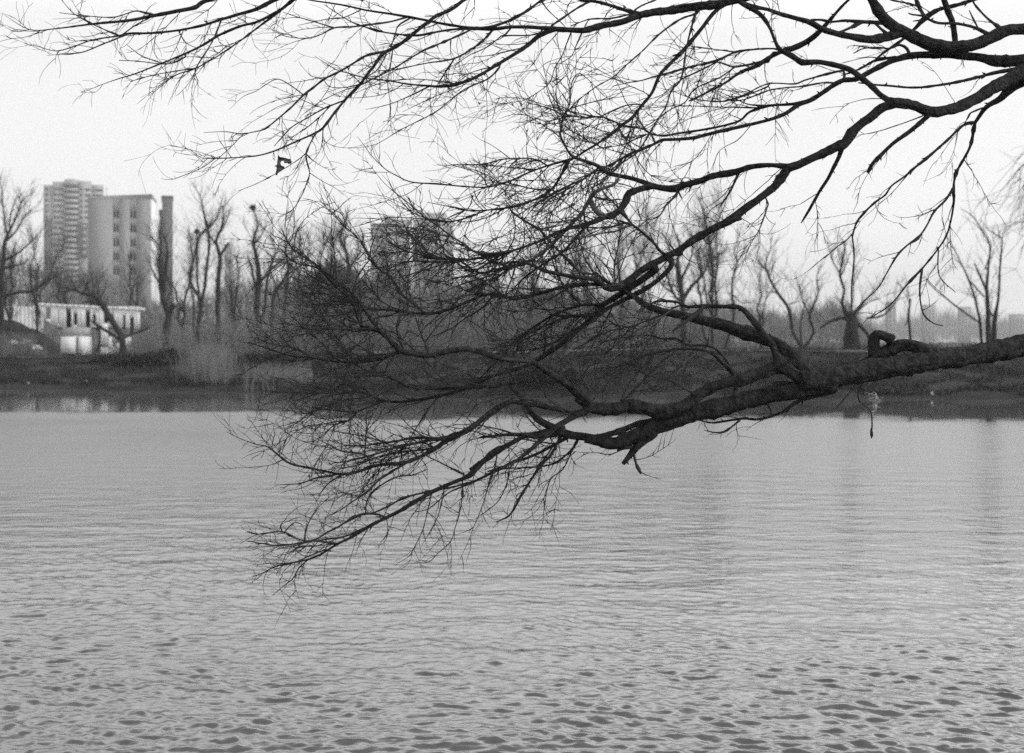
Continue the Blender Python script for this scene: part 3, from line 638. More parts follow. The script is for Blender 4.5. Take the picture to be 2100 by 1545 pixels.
T I D 2450,-560,22 2200,-330,21 1950,-160,20 1720,-10,19 1600,80,19 1480,130,19 1400,190,18 1300,270,19 1200,350,19 1100,410,19 1030,450,18 970,540,16 900,630,15 850,700,15 750,800,14 650,920,13 550,1050,12 470,1100,10 300,1175,9 150,1240,8 0,1280,7 -200,1297,6 -360,1300,6 -450,1295,4 -540,1230,4 -600,1215,3 -710,1190,2
T1a T D -340,1297,5 -430,1370,4 -590,1440,4 -700,1475,3 -780,1465,2
T1b T D -320,1300,4 -445,1255,3 -600,1215,3 -700,1200,2
T2 T D 1080,420,13 1000,435,11 900,460,12 800,520,11 700,580,11 560,650,10 470,720,10 390,780,9 280,890,9 150,1000,8 70,1060,7 0,1080,6 -120,1100,5 -250,1080,4 -430,1090,2
T2a T2 D -100,1100,5 -220,1220,4 -310,1300,4
T2b T2 D 395,775,7 280,700,6 180,650,5 90,690,4 0,750,3 -100,790,2 -220,900,1
T3 T D 730,815,8 560,890,7 420,970,6 300,1040,6 220,1120,5 150,1200,4
T3b T3 D 620,862,6 500,980,5 400,1060,5 270,1140,3
T4 T D 490,1095,10 440,1190,8 410,1260,8 420,1340,7 440,1420,6 400,1544,5 360,1630,5 290,1730,4 170,1785,2
T4a T4 D 440,1420,5 550,1490,4 650,1544,3 720,1600,2
T4b T4 D 410,1260,6 350,1310,5 240,1380,4 100,1460,4 0,1510,3 -150,1570,2
T5 T D 548,1055,6 545,1150,5 520,1250,3 430,1360,2
T5a T5 D 545,1160,4 640,1200,3 750,1215,2 880,1190,1
T6 T D 1125,405,7 1100,560,6 1080,670,5 1100,830,4 1102,880,4 1090,1000,2
T6b N D 1265,150,8 1170,210,7 1140,290,6 1110,380,6
T6c T D 1065,455,7 1000,570,6 930,620,4
T7 T2 D 420,775,5 370,900,4 330,980,2
T8 T D 870,690,6 720,720,4 600,710,4 560,660,3
T9 T2 D 700,580,5 630,640,4 600,720,4 500,860,3 400,930,2
f8 c21 F 1660,540,8 1500,520,8 1420,510,7 1300,480,6 1180,440,5 1070,380,2
f9 c21 F 1640,550,7 1450,550,6 1300,545,5 1150,570,4 1000,600,2
f10 f8 F 1480,525,6 1380,450,6 1290,350,5 1190,210,2
f11 b1b2 F 1600,345,6 1520,330,6 1350,280,5 1150,260,4 950,255,2
f12 R12 F 1900,130,6 1650,210,6 1500,215,6 1380,185,5 1250,130,3 1050,20,1
f13 c5 F 1250,965,7 1080,905,5 960,800,5 860,680,3
f14 c5 F 960,935,6 800,960,5 650,990,4 400,1000,2
f14b c5 F 1000,940,5 700,900,4 400,905,3 260,900,2
"""
def batch_tubes(mb, items, sides=3, bud=0.0, rng=None):
    """items: list of (P, r0, r1) thin tapering twigs; grouped by point count and built in one go"""
    g = {}
    for it in items: g.setdefault(len(it[0]), []).append(it)
    for n, its in g.items():
        P = np.array([i[0] for i in its]); r0 = np.array([i[1] for i in its]); r1 = np.array([i[2] for i in its])
        T = np.gradient(P, axis=1); T /= (np.linalg.norm(T, axis=2, keepdims=True) + 1e-12)
        ref = np.array([.23, .93, .29]); N = np.cross(T, ref); N /= (np.linalg.norm(N, axis=2, keepdims=True) + 1e-6); B = np.cross(T, N)
        f = np.linspace(0, 1, n)[None, :]
        r = r0[:, None] * (1 - f) + r1[:, None] * f
        if bud and rng is not None: r = r * (1 + bud * np.clip(rng.normal(-.2, .7, r.shape), 0, 2))
        a = np.arange(sides) * 2 * math.pi / sides
        V = P[:, :, None, :] + r[:, :, None, None] * (np.cos(a)[None, None, :, None] * N[:, :, None, :] + np.sin(a)[None, None, :, None] * B[:, :, None, :])
        m = len(its); base = np.arange(m)[:, None, None] * (n * sides)
        i = np.arange(n - 1)[None, :, None] * sides; j = np.arange(sides)[None, None, :]; j2 = (j + 1) % sides
        Q = np.stack([base + i + j, base + i + j2, base + i + sides + j2, base + i + sides + j], -1).reshape(-1, 4)
        mb.add(V.reshape(-1, 3), Q)

def build_overhanging_tree():
    rng = np.random.default_rng(42)
    root = empty("overhanging_tree", (5.2, 9.2, 0.2))
    tag(root, "big bare tree on the near bank whose knotty limbs hang over the water", "tree")
    tb = MB()
    tp = np.array([[5.2, 9.2, .1], [5.22, 9.2, .5], [5.26, 9.22, 1.2], [5.2, 9.2, 2.2], [5.3, 9.25, 3.4], [5.25, 9.2, 4.6], [5.35, 9.2, 6], [5.3, 9.25, 7.4], [5.4, 9.3, 9]])
    tb.tube(tp, [.5, .38, .33, .32, .32, .30, .27, .22, .1], 20, .03, rng)
    tb.build("trunk", M_BARK, root, True)
    known = {}; limbs = []; limb = None
    for ln in TRACES.strip().splitlines():
        if ln.startswith('#limb'):
            limb = {'main': [], 'br': []}; limbs.append(limb); continue
        k = ln.split(); name, par, tile = k[0], k[1], k[2]
        S = parse_pts(tile, k[3:])
        if par.startswith('@'):
            d0, d1 = [float(v) for v in par[1:].split(',')]
        else:
            ps, pd = known[par]
            q = np.linalg.norm(ps[:, :2] - S[0, :2], axis=1); b = int(q.argmin())
            d0 = pd[b]
            if 3 < q[b] < 90: S = np.vstack([[ps[b, 0], ps[b, 1], min(ps[b, 2], S[0, 2] * 1.15)], S])
            elif q[b] <= 3: S[0, :2] = ps[b, :2]
            L = np.linalg.norm(np.diff(S[:, :2], axis=0), axis=1).sum() / FPX * d0
            d1 = d0 + float(np.clip(rng.normal(-.03, .22) * L, -.5, .5))
        S2 = catmull(S, 7.0)
        n = len(S2); s = np.concatenate([[0], np.cumsum(np.linalg.norm(np.diff(S2[:, :2], axis=0), axis=1))])
        # small natural wobble
        wob = np.convolve(rng.normal(0, 1, n + 8), np.ones(5) / 5, 'same')[4:-4] * np.clip(S2[:, 2] * .10, .25, 1.2)
        tg = np.gradient(S2[:, :2], axis=0); tg /= (np.linalg.norm(tg, axis=1, keepdims=True) + 1e-9)
        env = np.clip(s / 15, 0, 1)
        S2[:, 0] += -tg[:, 1] * wob * env; S2[:, 1] += tg[:, 0] * wob * env
        D = d0 + (d1 - d0) * (s / s[-1])
        known[name] = (S2, D)
        W = to_world(S2, D); rad = S2[:, 2] / FPX * D
        big = S2[:, 2].max()
        if big > 1.0:   # knots and nodes along the bark
            for _ in range(int(s[-1] / (16 if big < 6 else 34)) + 1):
                c = rng.random() * s[-1]; i = np.abs(s - c) < 5
                rad[i] *= 1 + rng.uniform(.05, .38 if big < 4 else .14)
        sides = 22 if big > 12 else 12 if big > 5 else 6 if big > 2 else 4
        rec = dict(name=name, W=W, rad=rad, sides=sides, S=S2, D=D, rough=.085 if big > 5 else .05, score=S2[:, 2].mean() * s[-1])
        (limb['main'] if par.startswith('@') else limb['br']).append(rec)
    allbr = sorted([b['score'] for l in limbs for b in l['br']], reverse=True)
    cut = allbr[94]
    leafs = []
    for li, l in enumerate(limbs):
        mb = MB()
        for m in l['main']: mb.tube(m['W'], m['rad'], m['sides'] + 4, m['rough'], rng)
        spurs = MB()
        lo = mb.build("limb", M_BARK, root, True)
        tw = MB(); items = []
        for b in l['br']:
            if b['score'] >= cut:
                x = MB(); x.tube(b['W'], b['rad'], b['sides'], b['rough'], rng)
                add_spurs(x, b, rng); x.build("branch", M_PALEBARK if b['name'] in ('b1d', 'b1c', 'E5', 'g4') else M_BARK if b['S'][:, 2].max() > 3 else M_TWIG, lo, True)
            else:
                tw.tube(b['W'], b['rad'], b['sides'], b['rough'], rng)
        for b in l['main'] + l['br']:
            spawn_twigs(items, b, rng, li)
        batch_tubes(tw, items, 4, .55, rng)
        x = tw.build("twigs", M_TWIG, lo, False); x['kind'] = "stuff"
        leafs.append(len(items))
    print("twigs", leafs)
    return root

def add_spurs(mb, b, rng):
    S = b['S']; s = np.concatenate([[0], np.cumsum(np.linalg.norm(np.diff(S[:, :2], axis=0), axis=1))])
    if S[:, 2].max() < 2.2: return
    c = rng.uniform(5, 40)
    while c < s[-1]:
        i = int(np.searchsorted(s, c)); i = min(i, len(S) - 2)
        if 2 < S[i, 2] < 14 and S[i, 0] < 2150:
            T = b['W'][i + 1] - b['W'][i]; T /= np.linalg.norm(T) + 1e-9
            sg = 1 if rng.random() < .5 else -1
            side = np.cross(T, [0, 1, 0]) * sg + rng.normal(0, .35, 3); side /= np.linalg.norm(side)
            side = side + T * rng.uniform(-.1, .6)
            k = b['D'][i] / FPX; r = S[i, 2]
            L = (r * .85 + rng.uniform(2, 7)) * k
            P = np.array([b['W'][i], b['W'][i] + side * L * .6, b['W'][i] + side * L + T * L * .15])
            mb.tube(P, np.array([2.2, 1.5, .6]) * k * rng.uniform(.7, 1.3), 5, 0, None)
        c += rng.uniform(14, 60)

def spawn_twigs(items, b, rng, li):
    S, W, D = b['S'], b['W'], b['D']
    s = np.concatenate([[0], np.cumsum(np.linalg.norm(np.diff(S[:, :2], axis=0), axis=1))]); tot = s[-1]
    Y = np.array([0, 1.0, 0]); c = rng.uniform(3, 14)
    while c < tot:
        i = min(int(np.searchsorted(s, c)), len(S) - 2); r = S[i, 2]
        x, y = S[i, 0], S[i, 1]
        dense = 560 < x < 1340 and 180 < y < 930 and not (x < 1000 and y < 430)
        g = .62 if dense else 1.0
        if r > 8: c += rng.uniform(80, 220)
        elif r > 4: c += rng.uniform(22, 64) * g
        elif r > 2: c += rng.uniform(9, 28) * g
        else: c += rng.uniform(7, 20) * g
        if x > 2200 or y < -120: continue
        if x > 1640 and rng.random() < .78: continue
        if not dense and li >= 2 and rng.random() < .45: continue
        low = li < 2 and y > 960
        if low and rng.random() < .3: continue
        if li == 0 and x > 1180 and y > 860 and rng.random() < .75: continue
        k = D[i] / FPX
        T = W[i + 1] - W[i]; T /= np.linalg.norm(T) + 1e-9
        sgn = 1 if rng.random() < .5 else -1
        ang = sgn * R(rng.uniform(10, 42) if rng.random() < .8 else rng.uniform(40, 75))
        d = rot_about(T, Y, ang); d[1] += rng.normal(0, .22)
        f = rng.random()
        L = rng.uniform(14, 45) if f < .45 else rng.uniform(45, 110) if f < .85 else rng.uniform(110, 190)
        strong = dense and r > 1.2 and rng.random() < .16
        if strong: L = rng.uniform(110, 250)
        L *= (.7 if r < 1.0 else 1) * (.85 if li == 4 else 1) * (.68 if low else 1)
        bend = -sgn * R(rng.uniform(5, 70)) if rng.random() < .6 else sgn * R(rng.uniform(5, 70))
        grav = rng.normal(-.18, .3) if li in (2, 3, 4) else rng.normal(.02 if not low else .2, .28)
        r0 = (min(r * .75, rng.uniform(1.1, 2.0)) if strong else min(r * .7, rng.uniform(.6, 1.15) if dense else rng.uniform(.55, .95))) * k
        n = 5 if L < 45 else 8 if L < 110 else 12
        P = twig_path(rng, W[i], d, L * k, n, bend, .12, grav)
        items.append((P, r0, .30 * k))
        for q in range(int(rng.poisson(L / (17 if strong else 24)))):
            j = rng.integers(1, n); dd = P[j] - P[j - 1]
            s2 = 1 if rng.random() < .5 else -1
            d2 = rot_about(dd / np.linalg.norm(dd), Y, s2 * R(rng.uniform(15, 58))); d2[1] += rng.normal(0, .25)
            L2 = rng.uniform(6, 24) if rng.random() < .6 else rng.uniform(24, 70)
            items.append((twig_path(rng, P[j], d2, L2 * k, 4, -s2 * R(rng.uniform(-40, 65)), .14, grav * .5), min(r0 * .8, (.8 if strong else .6) * k), .26 * k))
TREE = build_overhanging_tree()

# ------------------------------------------------------------------ things caught in the overhanging tree
def caught_things():
    rng = np.random.default_rng(5)
    # torn dark scrap speared on the twigs at the left
    d = 7.75; k = d / FPX
    def Z(x, y): return pt(540 + x / 21.0, 300 + y / 21.0, d)
    out = [(640, 370), (740, 480), (900, 490), (1020, 510), (1140, 505), (1170, 600), (1260, 660), (1180, 750), (1080, 750), (1000, 700), (915, 730), (870, 620), (800, 640), (770, 740), (810, 850), (900, 880), (945, 940), (840, 1060), (690, 1140), (540, 1250), (480, 1210), (510, 1110), (570, 1010), (570, 890), (480, 870), (500, 820), (580, 800), (575, 680), (600, 520)]
    import mathutils
    from mathutils.geometry import tessellate_polygon
    pts = np.array([Z(*p) for p in out])
    ring = []
    for i in range(len(pts)):   # ragged outline
        a, b = pts[i], pts[(i + 1) % len(pts)]
        for f in (0, .5): ring.append(a * (1 - f) + b * f + (rng.normal(0, .6 * k, 3) if f else 0))
    ring = np.array(ring); ring[:, 1] = d + .02 * np.sin(ring[:, 0] * 90) + .015 * np.sin(ring[:, 2] * 70 + 1)
    tri = tessellate_polygon([[mathutils.Vector((p[0], p[2], 0)) for p in ring]])
    n = len(ring); off = np.array([0, .0025, 0])
    V = np.vstack([ring, ring + off]); T = [list(t) for t in tri] + [[t[0] + n, t[2] + n, t[1] + n] for t in tri]
    Q = [[i, (i + 1) % n, n + (i + 1) % n, n + i] for i in range(n)]
    o = mesh_obj("torn_scrap", V, [np.array(Q), np.array(T)], M_SCRAP, None, False, Z(700, 900))
    tag(o, "dark torn scrap with a hole, speared on thin twigs above the left shore", "scrap")
    # small dead leaf on a thread-thin stalk
    mb = MB(); P = np.array([pt(965, 186, 8.0), pt(972, 196, 8.0), pt(981, 209, 8.0)])
    mb.tube(P, np.array([.5, .45, .5]) * k, 4)
    c = pt(983, 212, 8.0); a = np.linspace(0, 6.283, 14)[:-1]
    rr = (3.0 + .9 * np.sin(a * 3)) * k
    rim = np.stack([c[0] + rr * np.cos(a), c[1] + .008 * np.sin(a * 2), c[2] + rr * .75 * np.sin(a)], 1)
    V = np.vstack([[c + [0, -.004, 0]], rim, [c + [0, .004, 0]]]); m = len(rim)
    mb.add(V, None, [[0, 1 + i, 1 + (i + 1) % m] for i in range(m)] + [[m + 1, 1 + (i + 1) % m, 1 + i] for i in range(m)])
    tag(mb.build("dead_leaf", M_SCRAP, None, False, P[0]), "tiny dark curled leaf dangling against the open sky below the upper limb", "leaf")
    # pale fluffy scrap under the thick limb
    mb = MB(); d2 = 8.7; k2 = d2 / FPX
    mb.tube(np.array([pt(1796, 806, d2), pt(1797, 818, d2 + .005), pt(1794, 832, d2), pt(1796, 846, d2 - .005)]), np.array([1.5, 3.2, 3.6, 1.5]) * k2, 7, .3, rng)
    for i in range(46):
        c = pt(1795.5 + rng.normal(0, .8), rng.uniform(810, 844), d2 + rng.normal(0, .002))
        dd = rng.normal(0, 1, 3); dd[2] -= .8
        mb.tube(twig_path(rng, c, dd, rng.uniform(8, 24) * k2, 5, rng.normal(0, 1.5), .3), np.linspace(1.1, .5, 6) * k2, 4)
    tag(mb.build("fluffy_tuft", M_PALE, None, False, pt(1795, 830, d2)), "pale fluffy tuft caught on a twig beneath the thick limb", "tuft")
    # bud-like pod at the end of the hanging twig
    mb = MB(); p0 = pt(1787, 884, 8.7)
    mb.tube(np.array([p0 + [0, 0, .02], p0 + [0, 0, .0], p0 + [.002, 0, -.022], p0 + [.001, 0, -.045]]), np.array([1, 2.6, 3.4, .8]) * k2, 8)
    tag(mb.build("seed_pod", M_TWIG, None, True, p0), "dark pointed seed pod at the tip of the twig hanging over the water", "pod")
    mb = MB(); q = [(1117, 678, 2), (1117, 690, 3.4), (1119, 705, 3.2), (1116, 716, 2.4), (1113, 735, 1.2), (1114, 760, .8), (1121, 800, .7), (1130, 828, .5)]
    mb.tube(np.array([pt(a, b, 7.9) for a, b, _ in q]), np.array([c for *_, c in q]) * 7.9 / FPX, 7, .08, rng)
    tag(mb.build("broken_stick", M_BARK, None, True, pt(1117, 678, 7.9)), "broken dark stick hanging upright in the tangle of the lower limbs", "stick")
caught_things()

# ------------------------------------------------------------------ bare trees on the far bank
def add_tree(name, label, tile, lines, depth, gz, seed, tw=1.0, group=None, twl=1.0, up=.5, spread=1.0, cat="tree", bark=None):
    rng = np.random.default_rng(seed); k = depth / FPX
    tb = MB(); items = []; recs = []; base = None
    for li, ln in enumerate(lines):
        S = parse_pts(tile, ln.split())
        if li == 0:
            yb = HY + (CAMZ - gz + .15) / k
            if S[0, 1] < yb - 2: S = np.vstack([[S[0, 0], yb, S[0, 2] * 1.25], S])
            base = pt(S[0, 0], min(yb, S[0, 1]), depth)
        dd = rng.normal(0, .5) * (1 if li else 0)
        S2 = catmull(S, 9.0); n = len(S2)
        D = depth + dd * np.linspace(0, 1, n) ** 1.2
        W = to_world(S2, D); rad = np.maximum(S2[:, 2] / FPX * D, .006)
        W[1:, :] += np.convolve(rng.normal(0, 1, n), [.3, .4, .3], 'same')[1:, None] * np.array([.6, .6, .2]) * rad[1:, None] * .5
        tb.tube(W, rad, 7 if S2[:, 2].max() > 3 else 5, .08, rng); recs.append((W, rad))
    for W, rad in recs:
        n = len(W); H = W[-1][2]
        L = np.linalg.norm(np.diff(W, axis=0), axis=1).sum()
        for _ in range(int(L * 8 * tw)):
            f = rng.random() ** .75; i = min(int(f * (n - 1)), n - 2)
            if W[i][2] < gz + 1.6: continue
            T = W[i + 1] - W[i]; T /= np.linalg.norm(T) + 1e-9
            a = rng.random() * 6.283; side = np.array([math.cos(a), math.sin(a), rng.uniform(-.2, .5)])
            d = T * rng.uniform(.3, 1.0) + side * rng.uniform(.4, .9) * spread + np.array([0, 0, up * rng.uniform(.2, 1.2)])
            Lt = rng.uniform(.5, 2.1) * twl
            P = twig_path(rng, W[i], d, Lt, 5, rng.normal(0, .5), .13, up * .5)
            r0 = min(rad[i] * .6, rng.uniform(.010, .018)); items.append((P, r0, .006))
            for _ in range(rng.poisson(3.2)):
                j = rng.integers(1, 6); q = rng.random() * 6.283
                d2 = (P[j] - P[j-1]) / (Lt / 5) + .8 * np.array([math.cos(q), math.sin(q), rng.uniform(-.2, .8)])
                items.append((twig_path(rng, P[j], d2, Lt * rng.uniform(.2, .55), 3, rng.normal(0, .5), .15, up * .4), r0 * .6, .005))
    root = empty(name, tuple(base)); tag(root, label, cat, group)
    tb.build("trunk", bark or M_FARBARK, root, True)
    if items:
        cb = MB(); batch_tubes(cb, items, 3); cb.build("crown", M_FARTWIG, root)
    return root

BARE = "bare trees on the far bank"
def gz_at(px, d): x = (px - CX) / FPX * d; return float(land_z(np.array([x]), np.array([d]))[0])
add_tree("bare_tree", "big bare tree at the left edge with a long low limb reaching right", 'R',
    ["-30,1010,26 0,880,22 15,740,18 10,640,15 20,540,12 35,440,10 62,370,8 95,300,5 130,200,3", "35,440,8 90,390,6 150,290,4 190,260,2", "40,400,6 25,320,5 20,250,4 10,150,3 0,60,2",
     "15,768,12 100,745,9 190,735,8 260,690,6 340,640,3", "20,600,9 80,590,6 150,570,3", "20,560,8 110,510,6 220,410,3", "55,380,5 60,300,4 100,180,3", "10,640,8 -40,560,6 -60,440,4"], 92, gz_at(-5, 92), 1, .8, BARE, 1.0)
add_tree("leaning_tree", "crooked bare tree leaning left in front of the white ruin", 'M',
    ["1300,905,20 1312,760,34 1310,700,34 1220,540,33 1120,370,32 1050,280,27 980,240,18 880,222,16 800,180,15 740,190,11 680,222,6", "1360,900,18 1345,790,20 1312,720,24", "1290,725,18 1180,650,15 1050,570,15 1005,550,9",
     "1335,695,18 1420,660,15 1520,630,13 1620,580,8", "1075,350,15 980,312,12 880,320,7", "900,222,9 930,140,7 950,90,4", "820,190,9 790,120,6 760,60,4", "1000,250,9 1010,150,6 1050,60,4"], 90, gz_at(250, 90), 2, .9, BARE, .8)
add_tree("bare_tree", "bare forked tree with a snapped stub, in front of the narrow grey tower", 'N',
    ["245,1200,28 240,1080,27 210,960,20 190,870,17 182,800,12 175,660,10 190,560,7 170,430,4", "212,940,17 225,760,15 245,640,11 240,560,7 215,470,4", "250,1110,22 275,1060,21 292,1020,20", "200,900,10 150,800,7 120,740,4"], 96, gz_at(343, 96), 3, 1.0, BARE, .9)
add_tree("bare_tree", "slender bare tree forking low into two upright stems, a nest in its left one", 'N',
    ["490,1215,16 505,1050,17 510,1010,15 540,880,13 560,700,12 575,500,11 545,350,9 520,230,6 490,130,3", "505,1030,13 490,960,12 430,850,10 415,770,9 450,690,8 470,560,5 470,440,3", "492,940,11 480,780,9 490,500,8 560,420,7 610,330,3", "565,430,8 640,330,5 660,250,3"], 97, gz_at(408, 97), 4, 1.0, BARE, .9)
add_tree("thin_tree", "thin low bare stem leaning beside the tree with a nest", 'N', ["462,1205,11 455,1100,9 450,1000,8 440,945,6 420,880,3"], 96, gz_at(399, 96), 41, .8, BARE, .7)
add_tree("bare_tree", "tall bare tree with a blunt side fork reaching right below its crown", 'N',
    ["640,1210,22 645,950,19 655,780,18 660,640,16 630,520,12 670,430,10 690,320,7 680,240,3", "660,640,12 700,580,10 730,530,8", "640,560,8 580,470,6 560,360,3", "668,440,7 720,340,4 740,280,2"], 106, gz_at(446, 106), 5, 1.0, BARE, 1.0)
add_tree("bare_tree", "tall bare tree carrying a dark round nest at its very top", 'N',
    ["960,1210,26 955,900,24 960,700,18 930,520,12 960,390,8 935,300,6 925,270,4", "950,910,12 900,700,10 880,640,6", "965,860,12 1070,740,11 1180,650,7 1250,560,3", "1000,1150,13 1040,800,11 1100,600,6 1050,470,3", "935,540,8 990,470,5 1020,400,3"], 101, gz_at(527, 101), 6, 1.1, BARE, 1.0)
add_tree("bare_tree", "bare tree bending right beside the nest-topped tree", 'N', ["1070,1160,14 1085,960,12 1160,840,11 1200,760,8 1250,560,4", "1110,900,8 1060,760,5 1080,640,3"], 99, gz_at(557, 99), 7, 1.0, BARE, .9)
add_tree("bare_tree", "slim straight bare tree just left of the dark evergreen clump", 'N', ["1165,1140,12 1185,900,11 1200,740,9 1180,560,6 1210,420,3", "1190,800,7 1260,640,4"], 103, gz_at(583, 103), 8, 1.1, BARE, .9)
add_tree("bare_tree", "pollarded bare tree with a knobbly fork showing left of the hazy twin towers", 'F',
    ["770,1250,24 770,900,22 760,600,18 740,470,15 700,400,13 690,340,11 705,270,7", "735,450,10 725,370,10 760,330,7", "760,620,10 850,480,6 880,380,3", "745,560,9 650,430,5 600,330,3"], 108, gz_at(715, 108), 9, 1.2, BARE, 1.1)
ORI = [("bare_tree", "massive many-forked bare tree behind the middle of the long lower limb", 'O',
    ["440,1420,30 432,1200,26 430,1010,24 410,850,26 385,720,18 400,560,10 380,420,5", "432,1010,20 500,900,17 600,800,11 640,720,7 660,600,3", "428,1030,16 360,980,12 300,820,8 260,700,4", "410,850,14 480,700,9 520,560,6 500,420,3", "395,760,12 330,640,8 290,500,5 240,420,3", "600,800,8 560,680,6 580,540,3", "360,960,9 250,880,6 200,800,3", "410,900,9 250,870,5"], 86, 10, 1.3),
  ("bare_tree", "upright bare tree with short level side branches right of the massive forked tree", 'O',
    ["690,1440,13 690,1250,12 690,950,12 690,720,14 650,400,9 600,200,6 570,100,3", "690,710,8 740,690,5 830,660,2", "690,640,7 760,620,3", "670,520,7 720,400,3", "655,420,6 700,260,3", "690,560,6 610,480,3"], 88, 11, 1.1),
  ("thin_tree", "thin leaning bare tree between the massive forked tree and the upright one", 'O', ["665,1440,12 600,1230,12 592,1000,9 560,880,7 600,740,4 640,640,2", "590,980,6 640,860,3"], 84, 12, 1.0),
  ("bare_tree", "lone slender bare tree with a crooked top, right of the upright one", 'O', ["800,1440,14 880,1150,11 862,950,10 880,770,8 910,680,7 882,600,5 930,440,3 940,340,2", "865,960,6 960,1040,4 1070,1020,2", "880,770,5 960,660,2", "905,690,5 1000,560,2"], 87, 13, .8),
  ("bare_tree", "bare tree splitting at the ground into two curving stems left of the thick stump", 'O', ["1485,1440,18 1400,1300,15 1362,1100,15 1260,940,12 1180,780,10 1160,680,7 1210,530,4 1190,440,2", "1500,1430,16 1580,1300,11 1552,1180,13 1560,1100,9 1620,960,7 1610,810,5 1640,700,2", "1260,945,7 1180,940,3", "1365,1050,7 1460,1020,3", "1550,1150,7 1480,1000,5 1460,860,2", "1175,770,6 1080,640,3", "1480,1420,10 1470,1200,7 1520,1000,3", "1200,800,5 1240,660,2"], 80, 14, .75)]
for nm, lb, tl, ls, d, sd, twf in ORI:
    add_tree(nm, lb, tl, ls, d, gz_at(TILES[tl][0] + float(ls[0].split(',')[0]) / TILES[tl][2], d), sd, twf, BARE, .9)
PRI = [("stump_tree", "thick lopped tree stump sprouting crooked arms behind the thick limb", ["205,1460,78 200,1330,68 195,1230,55 185,1160,42 150,1120,20 110,1030,12 135,930,10 100,800,12 140,550,7 120,480,3", "180,1180,20 100,1170,16 0,1205,13 -80,1260,9", "215,1170,20 240,1110,14 330,1000,8 440,880,4", "230,1200,20 330,1300,14 370,1400,10", "205,1120,9 200,1080,8 215,900,6 220,650,4 205,520,2", "330,1170,10 470,1150,9 580,1040,6 690,840,3", "105,800,7 20,640,6 15,560,3", "115,790,6 170,640,3", "240,1120,8 350,1030,5 460,1000,2"], 76, 15, .7),
  ("thin_tree", "thin straight dead stem with a broken top between the stump and the triple-stemmed tree", ["722,1440,13 710,1250,12 702,1150,11 712,1060,9 720,1000,7", "702,1180,6 660,1240,3", "708,1060,4 695,880,2"], 74, 16, .5),
  ("triple_tree", "bare tree of three close stems rising behind the thick limb at the right", ["1412,1440,30 1405,1200,22 1392,980,17 1390,880,13 1405,720,9 1412,520,7 1320,350,5 1255,265,5 1160,205,2", "1450,1440,26 1458,1180,19 1490,1000,11 1508,720,9 1525,490,6 1500,455,5 1400,390,4 1340,300,2", "1350,1440,15 1322,1160,12 1240,860,9 1130,620,5 1060,470,2", "1322,1210,9 1150,1090,8 930,910,6 840,800,2", "1245,850,7 1300,910,7 1365,985,7", "1390,930,11 1330,800,10 1280,690,5", "1440,1150,10 1395,1080,9", "1405,720,6 1375,740,5 1420,600,5 1430,500,3", "1500,450,4 1480,340,2", "1440,820,3 1480,760,3"], 68, 17, .35)]
for nm, lb, ls, d, sd, twf in PRI:
    add_tree(nm, lb, 'P', ls, d, gz_at(1700 + float(ls[0].split(',')[0]) / 4.29, d), sd, twf, BARE, .8)
add_tree("weeping_tree", "drooping bare tree at the right edge with only its hanging twigs in view", 'K', ["1900,950,40 1880,500,34 1860,100,28 1800,-300,18 1700,-420,10 1600,-330,5 1520,-180,2", "1870,200,16 1760,-120,12 1640,-160,8 1540,0,5 1500,180,2", "1860,100,16 1780,-250,12 1660,-260,7 1560,-120,4 1490,20,2", "1870,300,14 1720,100,9 1600,120,5 1520,260,2", "1880,400,16 2050,100,12 2180,-150,8 2260,80,4 2290,300,2", "1850,60,14 2000,-250,10 2120,-420,6 2220,-300,3", "1830,-150,12 1880,-500,8 1960,-680,4", "1875,350,12 1980,220,7 2080,260,4 2120,420,2", "1800,-300,10 1760,-560,6 1700,-720,3", "1640,-160,6 1500,-120,4 1400,0,2"], 62, 1.6, 18, .45, BARE, 1.5, -.8, .7)

# bare trees and bushes of the thicket in the middle, grown without a traced outline
def grown_tree(name, label, px, d, top, seed, stems=2, tw=1.2, lean=0.0, group=BARE, twl=1.0, r=9, cat="tree"):
    rng = np.random.default_rng(seed + 900); gz = gz_at(px, d); k = d / FPX
    yb = HY + (CAMZ - gz) / k; lines = []
    for s in range(stems):
        x = px; y = yb - 2 - (0 if s == 0 else rng.uniform(.1, .35) * (yb - top)); rr = r * (1 if s == 0 else .6); pts = []
        if s: x = px + lean * (yb - y) * .3
        tp = top if s == 0 else top + rng.uniform(0, .3) * (yb - top); ln = rng.normal(lean, .16 if s else .05); n = 7
        for i in range(n + 1):
            f = i / n; pts.append("%.1f,%.1f,%.2f" % (x + ln * (y - tp) * f + rng.normal(0, 4) * (f > 0), y + (tp - y) * f, max(.6, rr * (1 - f) ** .8 / 4 * 1.6)))
        lines.append(" ".join(pts))
    TILES['z'] = (0, 0, 1)
    return add_tree(name, label, 'z', lines, d, gz, seed, tw, group, twl, .6, 1.0, cat)
